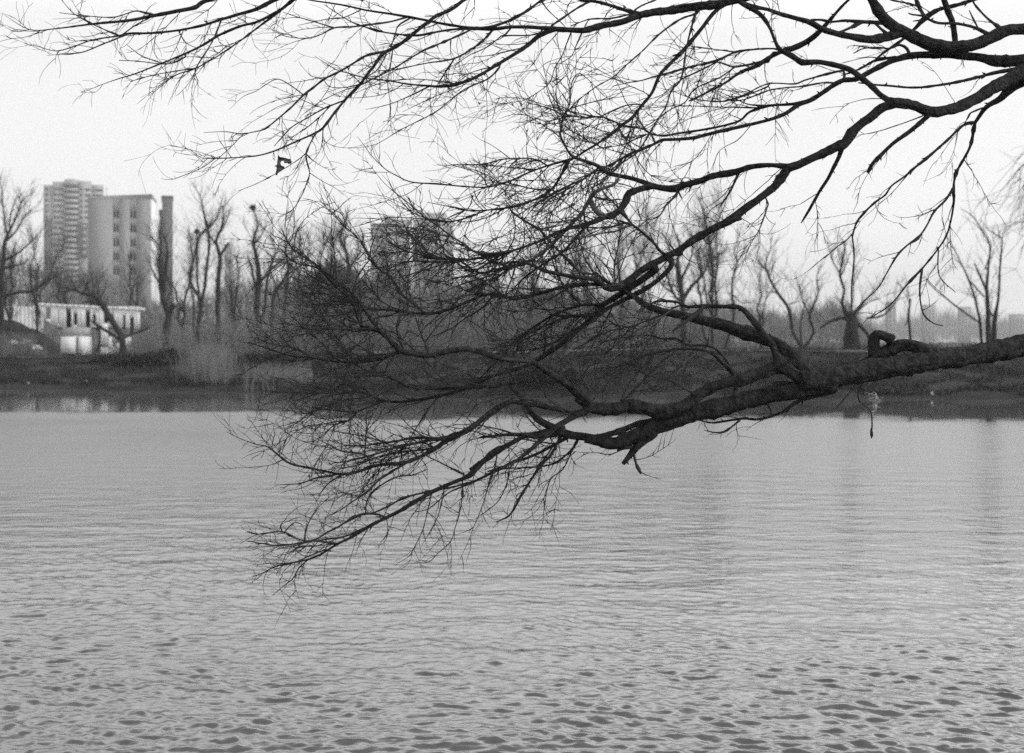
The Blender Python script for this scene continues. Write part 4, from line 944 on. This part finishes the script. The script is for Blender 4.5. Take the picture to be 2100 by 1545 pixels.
GT = [(620, 110, 470, 3, "bare tree rising just left of the evergreen clump"), (672, 112, 482, 3, "bare tree with a fan of fine twigs behind the evergreen clump"),
      (660, 104, 500, 2, "smaller bare tree standing against the evergreen clump"), (800, 118, 520, 3, "bare tree in front of the left one of the hazy twin towers"),
      (840, 110, 545, 3, "low bare tree at the foot of the hazy twin towers"), (905, 116, 530, 3, "bare tree in front of the right one of the hazy twin towers"),
      (965, 112, 540, 3, "bare tree just right of the hazy twin towers"), (1030, 118, 525, 3, "bare tree behind the middle of the twig tangle"),
      (1100, 110, 520, 4, "bushy bare tree behind the right part of the twig tangle"), (1165, 106, 500, 3, "bare tree behind the point where the two middle limbs cross"),
      (1215, 112, 470, 4, "broad bare tree standing left of the massive forked tree"), (1275, 100, 450, 3, "tall bare tree beside the massive forked tree"),
      (1330, 96, 430, 3, "tall fine-twigged bare tree touching the massive forked tree"), (1460, 96, 400, 3, "tallest fine-twigged bare tree right of the massive forked one"),
      (1560, 92, 560, 2, "small twiggy bare tree behind the right end of the thick limb fork"), (20, 118, 500, 3, "bare tree behind the long low limb at the left edge"),
      (75, 122, 480, 3, "twiggy bare tree below the tall stepped tower"), (130, 125, 560, 3, "low bare tree behind the white ruin"), (200, 128, 560, 3, "low bare tree before the grey gable block"),
      (272, 120, 520, 3, "bare tree before the right edge of the grey gable block"), (375, 110, 470, 3, "thin-crowned bare tree right of the narrow grey tower"), (480, 115, 530, 3, "low bare tree between the two nest trees")]
for i, (px, d, top, st, lb) in enumerate(GT):
    grown_tree("bare_tree", lb, px, d, top, 100 + i, st, 1.25, 0, BARE, 1.15)

# nests: balls of sticks lodged in crowns
def nest(px, py, r, d, label, seed):
    rng = np.random.default_rng(seed); k = d / FPX; c = pt(px, py, d); mb = MB(); it = []
    for i in range(150):
        v = rng.normal(0, 1, 3); v /= np.linalg.norm(v); p = c + v * r * k * rng.uniform(.2, .85) * np.array([1, 1, .8])
        q = rng.normal(0, 1, 3); q -= v * np.dot(q, v); it.append((twig_path(rng, p, q, r * k * rng.uniform(.6, 1.5), 4, rng.normal(0, 1), .2), .03, .015))
    batch_tubes(mb, it, 4); tag(mb.build("bird_nest", M_DARKBRUSH, None, False, c), label, "nest", "bird nests in the bare trees")
nest(518.5, 426, 5.6, 101, "dark round nest on the very top of a tall bare tree", 1)
nest(404, 475, 4.6, 97, "smaller dark nest lodged halfway up a slender forked tree", 2)

# ------------------------------------------------------------------ evergreens, bushes, thicket, reeds, grass
def clump(name, label, cells, seed, mat, n, size, cat, group=None, kind=None):
    """leafy or twiggy mass: many small blades around given centres (px,py,rx,ry in pixels, depth)"""
    rng = np.random.default_rng(seed); V = []; 
    for (px, py, rx, ry, d, wgt) in cells:
        m = int(n * wgt); k = d / FPX; c = pt(px, py, d)
        v = rng.normal(0, 1, (m, 3)); v /= np.linalg.norm(v, axis=1, keepdims=True)
        rad = rng.random(m) ** .42 * (1 + .22 * np.sin(v[:, 0] * 6 + seed) * np.cos(v[:, 2] * 7 + seed * 2))
        p = c + v * rad[:, None] * np.array([rx * k, rx * k * .7, ry * k])
        a = rng.normal(0, 1, (m, 3)); a[:, 2] = np.abs(a[:, 2]) + .2; a += v * .7; a /= np.linalg.norm(a, axis=1, keepdims=True)
        b = np.cross(a, rng.normal(0, 1, (m, 3))); b /= np.linalg.norm(b, axis=1, keepdims=True) + 1e-9
        L = size * rng.uniform(.5, 1.4, m)[:, None]; wd = L * .28
        V.append(np.stack([p - b * wd * .5, p + b * wd * .5, p + a * L + b * wd * .15, p + a * L * .9 - b * wd * .2], 1))
    V = np.concatenate(V); m = len(V); Q = np.arange(m * 4).reshape(m, 4)
    d0 = cells[0]; loc = pt(d0[0], d0[1], d0[4]); loc[2] = gz_at(d0[0], d0[4])
    o = mesh_obj(name, V.reshape(-1, 3), [Q], mat, None, False, loc)
    return tag(o, label, cat, group, kind)
EV = [(690, 600, 52, 62, 112, 1.0, "dark evergreen with a domed top left of the hazy twin towers"), (745, 625, 42, 55, 110, .7, "lower dark evergreen leaning against the domed one"), (645, 630, 30, 50, 110, .5, "small dark evergreen at the left end of the evergreen clump"),
      (1125, 640, 46, 50, 112, .7, "dark rounded evergreen behind the crossing limbs")]
for i, (px, py, rx, ry, d, wgt, lb) in enumerate(EV):
    yb = HY + (CAMZ - gz_at(px, d)) / (d / FPX)
    clump("evergreen_bush", lb, [(px, py, rx, ry, d, 1.0), (px + rx * .25, (py + yb) / 2, rx * 1.05, ry * .9, d, .8), (px - rx * .4, py - ry * .1, rx * .6, ry * .6, d - 1, .5)], 30 + i, M_EVER, int(2600 * wgt), .42, "bush", "evergreens in the thicket")
clump("dark_bush", "wide dark bush on the bank slope at the left beside the pale reeds", [(230, 750, 48, 15, 84, 1.0), (300, 748, 62, 17, 82, 1.2), (345, 745, 30, 22, 83, .8), (190, 757, 30, 9, 84, .5)], 50, M_DARKBRUSH, 2600, .32, "bush")
clump("dark_bush", "dark tangled bush at the water's edge behind the crossing lower limbs", [(1115, 775, 36, 22, 59.5, 1.0), (1168, 785, 14, 24, 59, .7), (1080, 785, 30, 18, 60, .8)], 51, M_DARKBRUSH, 1500, .24, "bush")
clump("dark_bush", "flat dark bush on the bank slope between the reeds and the twig tangle", [(545, 745, 62, 14, 80, 1.0), (610, 752, 50, 12, 78, .8)], 52, M_DARKBRUSH, 1700, .3, "bush")

def stems_stuff(name, seed, mat, n, px0, px1, dfun, hfun, r, lean=.15, sub=0, kind="stuff", label=None, cat=None):
    rng = np.random.default_rng(seed); it = []
    for i in range(n):
        px = rng.uniform(px0, px1); d = dfun(px, rng); h = hfun(px, rng)
        if h <= .05: continue
        gz = gz_at(px, d); p = pt(px, 0, d); p[2] = gz - .05
        dr = np.array([rng.normal(0, lean), rng.normal(0, lean), 1.0])
        P = twig_path(rng, p, dr, h, 5, rng.normal(0, .25), .07)
        it.append((P, r * rng.uniform(.7, 1.4), r * .35))
        for q in range(sub):
            j = rng.integers(1, 5); a = rng.random() * 6.283
            it.append((twig_path(rng, P[j], np.array([math.cos(a), math.sin(a), rng.uniform(.2, 1.6)]), h * rng.uniform(.15, .45), 3, rng.normal(0, .4), .14), r * .6, r * .25))
    mb = MB(); batch_tubes(mb, it, 3); o = mb.build(name, mat, None, False)
    return tag(o, label, cat, None, kind)
def hb(px, rng):   # height of the brush along the bank, metres
    base = np.interp(px, [-80, 60, 90, 150, 215, 260, 330, 420, 520, 600, 700, 900, 1100, 1250, 1400, 1600], [1.9, 1.8, .3, .2, .4, 1.2, 2.0, 2.5, 3.0, 4.2, 5.0, 5.0, 4.6, 4.0, 3.0, 2.0])
    return base * rng.uniform(.35, 1.1)
stems_stuff("thicket", 61, M_BRUSH, 3000, 225, 1500, lambda px, r: r.uniform(90, 118), hb, .02, .16, 4)
stems_stuff("mound_brush", 62, M_BRUSH, 1200, -90, 95, lambda px, r: r.uniform(104, 121), lambda px, r: r.uniform(.5, 1.9) * (1 if px < 70 else .4), .02, .3, 3)
stems_stuff("rough_brush", 65, M_BRUSH, 600, 1380, 2150, lambda px, r: r.uniform(95, 150), lambda px, r: r.uniform(.3, 2.2) * (1 if px < 1760 else .55), .02, .3, 4)
stems_stuff("reeds", 63, M_REED, 2600, 350, 520, lambda px, r: r.uniform(66.5, 74), lambda px, r: r.uniform(.7, 1.9) if r.random() < math.exp(-((px - 428) / 36.0) ** 2) else 0, .011, .07, 0)
stems_stuff("reeds", 66, M_REED, 700, 500, 640, lambda px, r: r.uniform(64, 72), lambda px, r: r.uniform(.4, 1.0), .010, .1, 0)

def tussocks():
    rng = np.random.default_rng(67); it = []
    for c in range(150):
        px = rng.uniform(-120, 2200); d0 = float(shore(np.array([(px - CX) / FPX * 62]))[0]) + rng.uniform(-.2, 1.6) ; hh = rng.uniform(.1, .45) * (1.6 if rng.random() < .12 else 1)
        x0 = (px - CX) / FPX * d0
        for i in range(int(rng.uniform(8, 26))):
            x = x0 + rng.normal(0, .35); y = d0 + rng.normal(0, .2); z = float(land_z(np.array([x]), np.array([y]))[0]) - .05
            it.append((twig_path(rng, np.array([x, y, z]), np.array([rng.normal(0, .4), rng.normal(0, .4), 1]), hh * rng.uniform(.5, 1.2), 4, rng.normal(0, .8), .1), .014, .004))
    mb = MB(); batch_tubes(mb, it, 3); tag(mb.build("tussocks", M_GRASS), kind="stuff")
tussocks()
def build_grass():
    rng = np.random.default_rng(71); n = 60000
    px = rng.uniform(-150, 2250, n); f = rng.random(n) ** 1.2
    d0 = 60.0; x = (px - CX) / FPX * 75
    t = f * 30; y = shore(x) + t + .05; x = (px - CX) / FPX * y
    y = np.maximum(y, shore(x) + .05); z = land_z(x, y)
    tuft = smooth_noise(x, y, 72, 12, .6, 6); keep = tuft > -.6
    x, y, z, tuft = x[keep], y[keep], z[keep], tuft[keep]; n = len(x)
    h = np.clip(rng.uniform(.06, .22, n) * (1 + .5 * tuft), .04, .5); wd = rng.uniform(.02, .05, n)
    a = rng.random(n) * 6.283; c, s = np.cos(a), np.sin(a); lx, ly = rng.normal(0, .5, n) * h, rng.normal(0, .5, n) * h
    V = np.stack([np.stack([x - c * wd, y - s * wd, z - .02], 1), np.stack([x + c * wd, y + s * wd, z - .02], 1), np.stack([x + lx, y + ly, z + h], 1)], 1)
    o = mesh_obj("grass", V.reshape(-1, 3), [np.arange(n * 3).reshape(n, 3)], M_GRASS)
    tag(o, kind="stuff")
build_grass()

# far woods that read as one mass
def far_wood(name, seed, n, px0, px1, d0, d1, topf, mat):
    rng = np.random.default_rng(seed); px = rng.uniform(px0, px1, n); d = rng.uniform(d0, d1, n)
    x = (px - CX) / FPX * d; top = np.array([topf(p) for p in px]); tr = np.round(px / 14 + rng.normal(0, .25, n)); top = top + 13 * np.sin(tr * 12.9 + seed) + 7 * np.sin(tr * 4.1)
    zt = CAMZ + (HY - top) / FPX * d; zb = 1.0
    f = rng.random(n) ** .8; z = zb + (zt - zb) * f
    k = d / 150.0; L = rng.uniform(.7, 2.0, n) * k; wd = rng.uniform(.03, .08, n) * k * .8
    a = rng.normal(0, .55, n); a2 = rng.random(n) * 6.283
    dirx, diry, dirz = np.sin(a) * np.cos(a2), np.sin(a) * np.sin(a2), np.cos(a)
    b = rng.random(n) * 6.283; bx, by = np.cos(b), np.sin(b)
    P = np.stack([x, d, z], 1); Dv = np.stack([dirx, diry, dirz], 1) * L[:, None]; Bv = np.stack([bx, by, np.zeros(n)], 1) * wd[:, None]
    V = np.stack([P - Bv, P + Bv, P + Dv], 1)
    tag(mesh_obj(name, V.reshape(-1, 3), [np.arange(n * 3).reshape(n, 3)], mat), kind="stuff")
far_wood("far_wood", 81, 15000, -120, 640, 170, 240, lambda p: np.interp(p, [-120, 0, 60, 90, 180, 300, 420, 640], [525, 535, 550, 555, 580, 625, 620, 580]), M_WOOD)
far_wood("far_wood", 82, 16000, 560, 1380, 150, 230, lambda p: np.interp(p, [560, 640, 760, 900, 1100, 1250, 1380], [590, 560, 590, 605, 610, 625, 640]), M_WOOD)
far_wood("far_wood", 83, 11000, 1340, 1800, 280, 380, lambda p: np.interp(p, [1340, 1500, 1740, 1775, 1800], [646, 645, 650, 690, 712]), M_WOOD)
far_wood("far_wood", 84, 9000, 1700, 2300, 1150, 1700, lambda p: np.interp(p, [1700, 1790, 1830, 1950, 2060, 2250], [655, 668, 660, 672, 662, 655]), M_WOOD)
# ------------------------------------------------------------------ buildings beyond the bank
def quad_wall(mb, x0, x1, z0, z1, y, t, holes):
    """wall slab in local coordinates (front at y, back at y+t) with real openings; holes (hx0,hx1,hz0,hz1) on one grid"""
    xs = sorted({x0, x1, *[h[0] for h in holes], *[h[1] for h in holes]}); zs = sorted({z0, z1, *[h[2] for h in holes], *[h[3] for h in holes]})
    for a, b in zip(xs[:-1], xs[1:]):
        run = None
        for c, d in zip(zs[:-1], zs[1:]):
            mx, mz = (a + b) / 2, (c + d) / 2
            solid = not any(h[0] < mx < h[1] and h[2] < mz < h[3] for h in holes)
            if solid: run = (run[0], d) if run else (c, d)
            if (not solid or d == zs[-1]) and run:
                mb.box(((a + b) / 2, y + t / 2, run[0]), (b - a, t, run[1] - run[0])); run = None
def place(root_loc, rz, parts):
    pass
def local_build(mb, name, mat, parent, loc, rz, smooth=False):
    V = np.vstack(mb.V); ca, sa = math.cos(rz), math.sin(rz)
    W = np.stack([V[:, 0] * ca - V[:, 1] * sa + loc[0], V[:, 0] * sa + V[:, 1] * ca + loc[1], V[:, 2] + loc[2]], 1)
    return mesh_obj(name, W, [np.vstack(x) for x in (mb.Q, mb.T) if x], mat, parent, smooth)

def gable_block():
    d = 300.0; k = d / FPX; loc = np.array([(180 - CX) * k, d, 1.0]); W = 125 * k
    root = empty("apartment_block", tuple(loc)); tag(root, "plain grey apartment block showing its gable with a few small paired windows", "building")
    H = CAMZ + (HY - 406) * k - 1.0; zt = lambda py: CAMZ + (HY - py) * k - 1.0; xp = lambda px: (px - 180) * k
    holes = []; wins = []
    for px in (230.5, 264.5):
        for py in (433, 462, 491.5, 520, 549):
            for s in (0, 1):
                a = xp(px) + s * 6.3 * k; holes.append((a, a + 4.9 * k, zt(py + 14), zt(py))); wins.append(holes[-1])
    rz = R(9.5)
    m = MB(); quad_wall(m, 0, W, 0, H, 0, .4, holes); local_build(m, "wall", M_SLAB, root, loc, rz)
    m = MB(); m.box((W / 2 + .0, 7.2, 0), (W - .1, 13.5, H - .15)); local_build(m, "core_wall", M_SLAB, root, loc, rz)
    m = MB(); m.box((W - .1 + .25, 7.0, 0), (.3, 13.9, H + .1)); local_build(m, "side_wall", M_SLABSIDE, root, loc, rz)
    m = MB(); m.prism([(-.05, H), (W + .3, H), (W + .3, H + .95), (-.05, H + .25)], -.05, 14.2); local_build(m, "roof", M_SLAB, root, loc, rz)
    m = MB(); m.tube([[xp(213), 4, H], [xp(213), 4, H + 2.6]], [.06, .03], 5); m.tube([[xp(211), 4, H + 2.2], [xp(216), 4, H + 2.2]], [.04, .04], 4); local_build(m, "aerial", M_TDARK, root, loc, rz)
    for i, h in enumerate(wins):
        m = MB(); m.box(((h[0] + h[1]) / 2, .3, h[2] + .02), (h[1] - h[0] - .04, .06, h[3] - h[2] - .04)); w_ = local_build(m, "window", M_WIN, root, loc, rz)
        m = MB(); m.box(((h[0] + h[1]) / 2, .24, h[2] + .02), (.08, .05, h[3] - h[2] - .04)); local_build(m, "frame", M_SLAB, w_, loc, rz)
gable_block()

def stepped_tower():
    d = 700.0; k = d / FPX; loc = np.array([(89 - CX) * k, d, 0.6])
    root = empty("tower_block", tuple(loc)); tag(root, "tall stepped tower block with stacked balconies behind the grey gable block", "building")
    rz = R(15.0); kx = k * math.cos(rz)
    zt = lambda py: CAMZ + (HY - py) * k - .6; xp = lambda px: (px - 89) * kx
    def body(a, b, top, y0, y1, mat, name="wall"):
        m = MB(); m.box(((xp(a) + xp(b)) / 2, (y0 + y1) / 2, 0), (xp(b) - xp(a), y1 - y0, zt(top))); return local_build(m, name, mat, root, loc, rz)
    body(89, 108, 379, 1.5, 20, M_TOWER); body(108, 131.5, 372, .6, 21, M_TOWER); body(161, 187, 369, .4, 21, M_TOWER); body(187, 212, 376, 2.0, 20, M_TOWER)
    body(131.8, 160.7, 366.5, 2.4, 22, M_TOWER)
    step = 11.55
    y = 379.0; r = 0
    m = MB(); slabs = MB()
    while y < 700:       # loggia column: dark recess, pale parapet in front
        m.box(((xp(132) + xp(159)) / 2, 1.9, zt(y + 5.2)), (xp(159) - xp(132.4), 1.0, 5.2 * k))
        slabs.box(((xp(131.5) + xp(160.5)) / 2, .9, zt(y + step)), (xp(160) - xp(132), 2.9, (step - 5.4) * k)); y += step
    slabs.box(((xp(131.5) + xp(160.5)) / 2, .9, zt(379)), (xp(160) - xp(132), 2.9, (379 - 367) * k))
    local_build(m, "loggia", M_WIN, root, loc, rz); local_build(slabs, "balcony", M_TOWER, root, loc, rz)
    m = MB(); m.box(((xp(91) + xp(106.5)) / 2, 1.2, zt(560)), (xp(106.5) - xp(91), .5, (560 - 449) * k)); local_build(m, "dark_panel", M_TDARK, root, loc, rz)
    m = MB(); m.box(((xp(158.5) + xp(180)) / 2, -.4, zt(528)), (xp(180) - xp(161), 1.2, (528 - 456) * k)); dp = local_build(m, "dark_panel", M_TDARK, root, loc, rz)
    m = MB()
    for i in range(5):
        m.box((xp(172.5), -1.3, zt(466 + i * 13.6)), (1.6, .5, 5.5 * k))
    local_build(m, "balcony", M_TOWER, dp, loc, rz)
    wn = MB()
    for c in (95, 113, 121, 127, 166, 177, 183, 192, 200, 207):
        yy = 384.0
        while yy < 690:
            if not (161 < c < 186 and yy > 452): wn.box((xp(c), (.35 if 108 < c < 187 else 1.3) if c < 187 else 1.9, zt(yy + 5)), (1.15, .3, 5 * k))
            yy += step
    o = local_build(wn, "window", M_TDARK, root, loc, rz); o['kind'] = "stuff"
    m = MB(); m.box((xp(146), 10, zt(366.5)), (xp(153) - xp(140), 6, 1.0)); local_build(m, "roof_house", M_TOWER, root, loc, rz)
stepped_tower()
def simple_tower(name, label, d, bodies, z0=.6, win=True, step=11.5, mat=None, seed=1):
    k = d / FPX; mat = mat or M_FAR
    x0 = bodies[0][0]; loc = np.array([(x0 - CX) * k, d, z0]); root = empty(name, tuple(loc)); tag(root, label, "building")
    zt = lambda py: CAMZ + (HY - py) * k - z0; rz = math.atan((CX - (x0 + bodies[-1][1]) / 2) / FPX); xp = lambda px: (px - x0) * k * math.cos(rz)
    rng = np.random.default_rng(seed); wn = MB()
    for i, (a, b, top, y0) in enumerate(bodies):
        m = MB(); m.box(((xp(a) + xp(b)) / 2, y0 + 7, 0), (xp(b) - xp(a), 14, zt(top))); local_build(m, "wall", mat, root, loc, rz)
        m = MB(); m.box(((xp(a) + xp(b)) / 2, y0 + 7, zt(top)), (xp(b) - xp(a) + .4, 14.4, .5)); local_build(m, "roof", mat, root, loc, rz)
        if win:
            n = max(1, int((b - a) / 7)); 
            for c in range(n):
                cx = a + (c + .5) * (b - a) / n; y = top + 8
                while y < 700: wn.box((xp(cx), y0 - .04, zt(y + 5)), (min(2.0, (b - a) / n * k * .5), .14, 5 * k)); y += step
    if win and wn.n: o = local_build(wn, "window", M_TDARK, root, loc, rz); o['kind'] = "stuff"
    return root
simple_tower("narrow_tower", "narrow dark grey tower seen end-on right of the gable block", 420, [(332.5, 354.5, 405, 0), (327, 332.4, 432, 3)], win=False, mat=M_NARROW)
simple_tower("small_block", "small hazy grey block seen between two bare trees left of the nest-topped tree", 620, [(461, 478, 503, 0)], win=False)
simple_tower("twin_tower", "left one of two hazy high-rise towers behind the middle thicket", 640, [(761, 787, 461, 0), (787.2, 809, 445, -1.5), (809.2, 840, 452, 0)], seed=2)
simple_tower("twin_tower", "right one of two hazy high-rise towers behind the middle thicket", 640, [(848, 874, 452, 0), (874.2, 914, 440, -1.5), (914.2, 930, 455, 0)], seed=3)
FARB = [(1888, 1918, 627, 1050, "squarish far block standing clear on the horizon right of the stump"), (1964, 1992, 631, 1100, "far block just left of the triple-stemmed tree"), (2068, 2106, 646, 1080, "low far block at the right edge of the skyline"), (1815, 1838, 622, 1020, "far block half hidden by twigs right of the thick stump")]
for i, (a, b, t, d, lb) in enumerate(FARB):
    simple_tower("far_block", lb, d, [(a, b, t, 0)], step=6.5, seed=20 + i)

def white_ruin():
    d = 118.0; k = d / FPX / 5.25     # tile M pixels
    u = lambda x: x * k; X0 = (0 - CX) * d / FPX; zt = lambda y: CAMZ + (HY - (560 + y / 5.25)) * d / FPX
    loc = np.array([X0 + u(420), d, 1.1]); root = empty("white_ruin", tuple(loc))
    tag(root, "long white concrete ruin with rows of door openings and a curved left end", "building")
    top = lambda x: np.interp(x, [420, 1500], [338, 392])
    def bottom(x):
        if x < 690: return 345 + 245 * math.sqrt(max(0, 1 - ((700 - x) / 280.0) ** 2))
        return np.interp(x, [690, 1100, 1500], [592, 585, 600])
    holes = [(490, 545, 375, 498), (624, 634, 432, 545), (708, 766, 382, 590), (790, 830, 442, 560), (918, 970, 394, 590), (996, 1030, 452, 560), (1114, 1160, 420, 560), (1192, 1226, 462, 505), (1320, 1350, 460, 600), (1395, 1440, 480, 600)]
    xs = sorted({*np.linspace(420, 700, 22).round(1), *np.arange(700, 1500, 40.0), *[h[0] for h in holes], *[h[1] for h in holes], 1500.0})
    m = MB()
    for a, b in zip(xs[:-1], xs[1:]):
        c = (a + b) / 2; hs = [h for h in holes if h[0] < c < h[1]]
        seg = []
        zt_, zb = top(c), bottom(c)
        if hs: seg = [(zt_, hs[0][2]), (min(hs[0][3], zb), zb)]
        else: seg = [(zt_, zb)]
        for y0, y1 in seg:
            if y1 - y0 > 3: m.box((X0 + u(c), d + .12, zt(y1)), (u(b - a), .24, zt(y0) - zt(y1)))
    m.build("wall", M_WHITE, root)
    m = MB()
    for a, b in zip(np.arange(415, 1500, 60.0), np.arange(475, 1560, 60.0)):
        c = (a + b) / 2; m.box((X0 + u(c), d + .1, zt(top(c) + 10)), (u(b - a), .36, u(22)))
    m.build("coping", M_WHITE2, root)
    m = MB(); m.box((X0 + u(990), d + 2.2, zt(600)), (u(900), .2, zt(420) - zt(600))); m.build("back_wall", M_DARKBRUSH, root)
    m = MB(); m.box((X0 + u(1000), d + 1.2, zt(370)), (u(900), 2.0, .06)); m.build("roof", M_WHITE, root)
    # gatehouse box in front
    loc2 = np.array([X0 + u(885), d - 2.6, 1.0]); g = empty("gatehouse", tuple(loc2)); tag(g, "small white gatehouse box with bright double panels below the white ruin", "building")
    m = MB(); m.box((X0 + u(885), d - 1.6, zt(880)), (u(250), 2.0, zt(685) - zt(880))); m.build("wall", M_WHITE, g)
    m = MB(); m.box((X0 + u(890), d - 1.55, zt(683)), (u(240), 2.0, zt(590) - zt(683)), 0, (.97, .9)); m.build("roof", M_PALE, g)
    m = MB(); m.box((X0 + u(845), d - 2.68, zt(866)), (u(150), .1, zt(695) - zt(866))); m.build("door", M_WHITE2, g)
    m = MB(); m.box((X0 + u(978), d - 2.66, zt(862)), (u(62), .08, zt(690) - zt(862))); m.build("door", M_WHITE2, g)
    m = MB(); m.box((X0 + u(938), d - 2.64, zt(870)), (u(10), .08, zt(690) - zt(870))); m.build("door_gap", M_OPEN, g)
    # broken pale wall standing right of the gatehouse
    m = MB()
    for (a, b, y0, y1) in ((1122, 1192, 545, 770), (1200, 1238, 690, 812), (1262, 1300, 672, 725), (1290, 1348, 760, 822), (1376, 1405, 690, 790), (1412, 1438, 690, 780)):
        m.box((X0 + u((a + b) / 2), d - .9, zt(y1)), (u(b - a), .2, zt(y0) - zt(y1)))
    m.box((X0 + u(1280), d - .68, 1.0), (u(330), .2, zt(800) - 1.0))
    tag(m.build("broken_wall", M_WHITE2, None, False, (X0 + u(1280), d - .9, 1.0)), "broken bright wall panels standing behind the leaning tree", "wall")
    m = MB(); zt2 = lambda y: CAMZ + (HY - (560 + y / 5.25)) * 128 / FPX; X2 = (0 - CX) * 128 / FPX; u2 = lambda x: x * 128 / FPX / 5.25
    for a in np.arange(-260, 385, 43.0):
        m.box((X2 + u2(a + 21), 128 + .1, 1.2), (u2(43), .25, zt2(348 + a * .06) - 1.2))
    tag(m.build("low_wall", M_WHITE, None, False, (X2, 128, 1.2)), "low pale wall on the mound at the far left, left of the ruin", "wall")
    # heap of rubble on the mound slope
    rng = np.random.default_rng(8); m = MB()
    for i in range(26):
        c = np.array([X0 + u(rng.uniform(450, 690)), d - 6 + rng.uniform(-1, 1), 0]); c[2] = max(zt(np.interp((c[0] - X0) / u(1), [450, 690], [745, 840])) - .1, 1) + rng.uniform(-.1, .25)
        m.box(tuple(c), (rng.uniform(.15, .6), rng.uniform(.15, .4), rng.uniform(.1, .35)), rng.random() * 3, (rng.uniform(.6, 1), rng.uniform(.6, 1)))
    m.box((X0 + u(615), d - 6.8, zt(765)), (u(32), .3, u(45)), .3)
    tag(m.build("rubble_heap", M_WHITE, None, False, (X0 + u(560), d - 6, 1.2)), "heap of pale rubble on the dark mound left of the gatehouse", "rubble")
white_ruin()

# pale litter at the water's edge
def litter(px, py, r, label, seed):
    rng = np.random.default_rng(seed); d = CAMZ * FPX / (py + 1 - HY); d = max(d, float(shore(np.array([(px - CX) / FPX * d]))[0]) + .05); k = d / FPX
    c = pt(px, py, d); c[2] = float(land_z(np.array([c[0]]), np.array([d]))[0]) + r * k * .6
    a = np.linspace(0, 2 * math.pi, 9)[:-1]; V = []
    for ph in np.linspace(-1.2, 1.2, 5): V.append(np.stack([np.cos(a) * math.cos(ph), np.sin(a) * math.cos(ph), np.full(8, math.sin(ph))], 1))
    V = np.vstack(V) * (r * k) * rng.uniform(.6, 1.15, (40, 1)) + c
    i = np.arange(4)[:, None] * 8; j = np.arange(8)[None, :]; Q = np.stack([i + j, i + (j + 1) % 8, i + 8 + (j + 1) % 8, i + 8 + j], -1).reshape(-1, 4)
    tag(mesh_obj("litter", V, [Q], M_PALE, None, False, c), label, "litter", "pale litter along the waterline")
litter(176, 797, 4.5, "larger pale lump of litter at the left waterline", 1)
litter(58, 797, 2.6, "tiny pale speck of litter at the far left waterline", 2)
litter(1911, 816, 4.5, "pale lump of litter on the right bank below the thick limb", 3)

# ------------------------------------------------------------------ air
m = bpy.data.materials.new("haze_air"); m.use_nodes = True; t = m.node_tree; t.nodes.clear()
pv = t.nodes.new("ShaderNodeVolumePrincipled"); pv.inputs["Density"].default_value = 0.00042; pv.inputs["Color"].default_value = (.88, .88, .88, 1)
pv.inputs["Anisotropy"].default_value = 0.2
ou = t.nodes.new("ShaderNodeOutputMaterial"); t.links.new(pv.outputs[0], ou.inputs["Volume"])
hz = MB(); hz.box((0, 1150, -1.6), (4400, 2520, 110)); tag(hz.build("haze", m), kind="stuff")
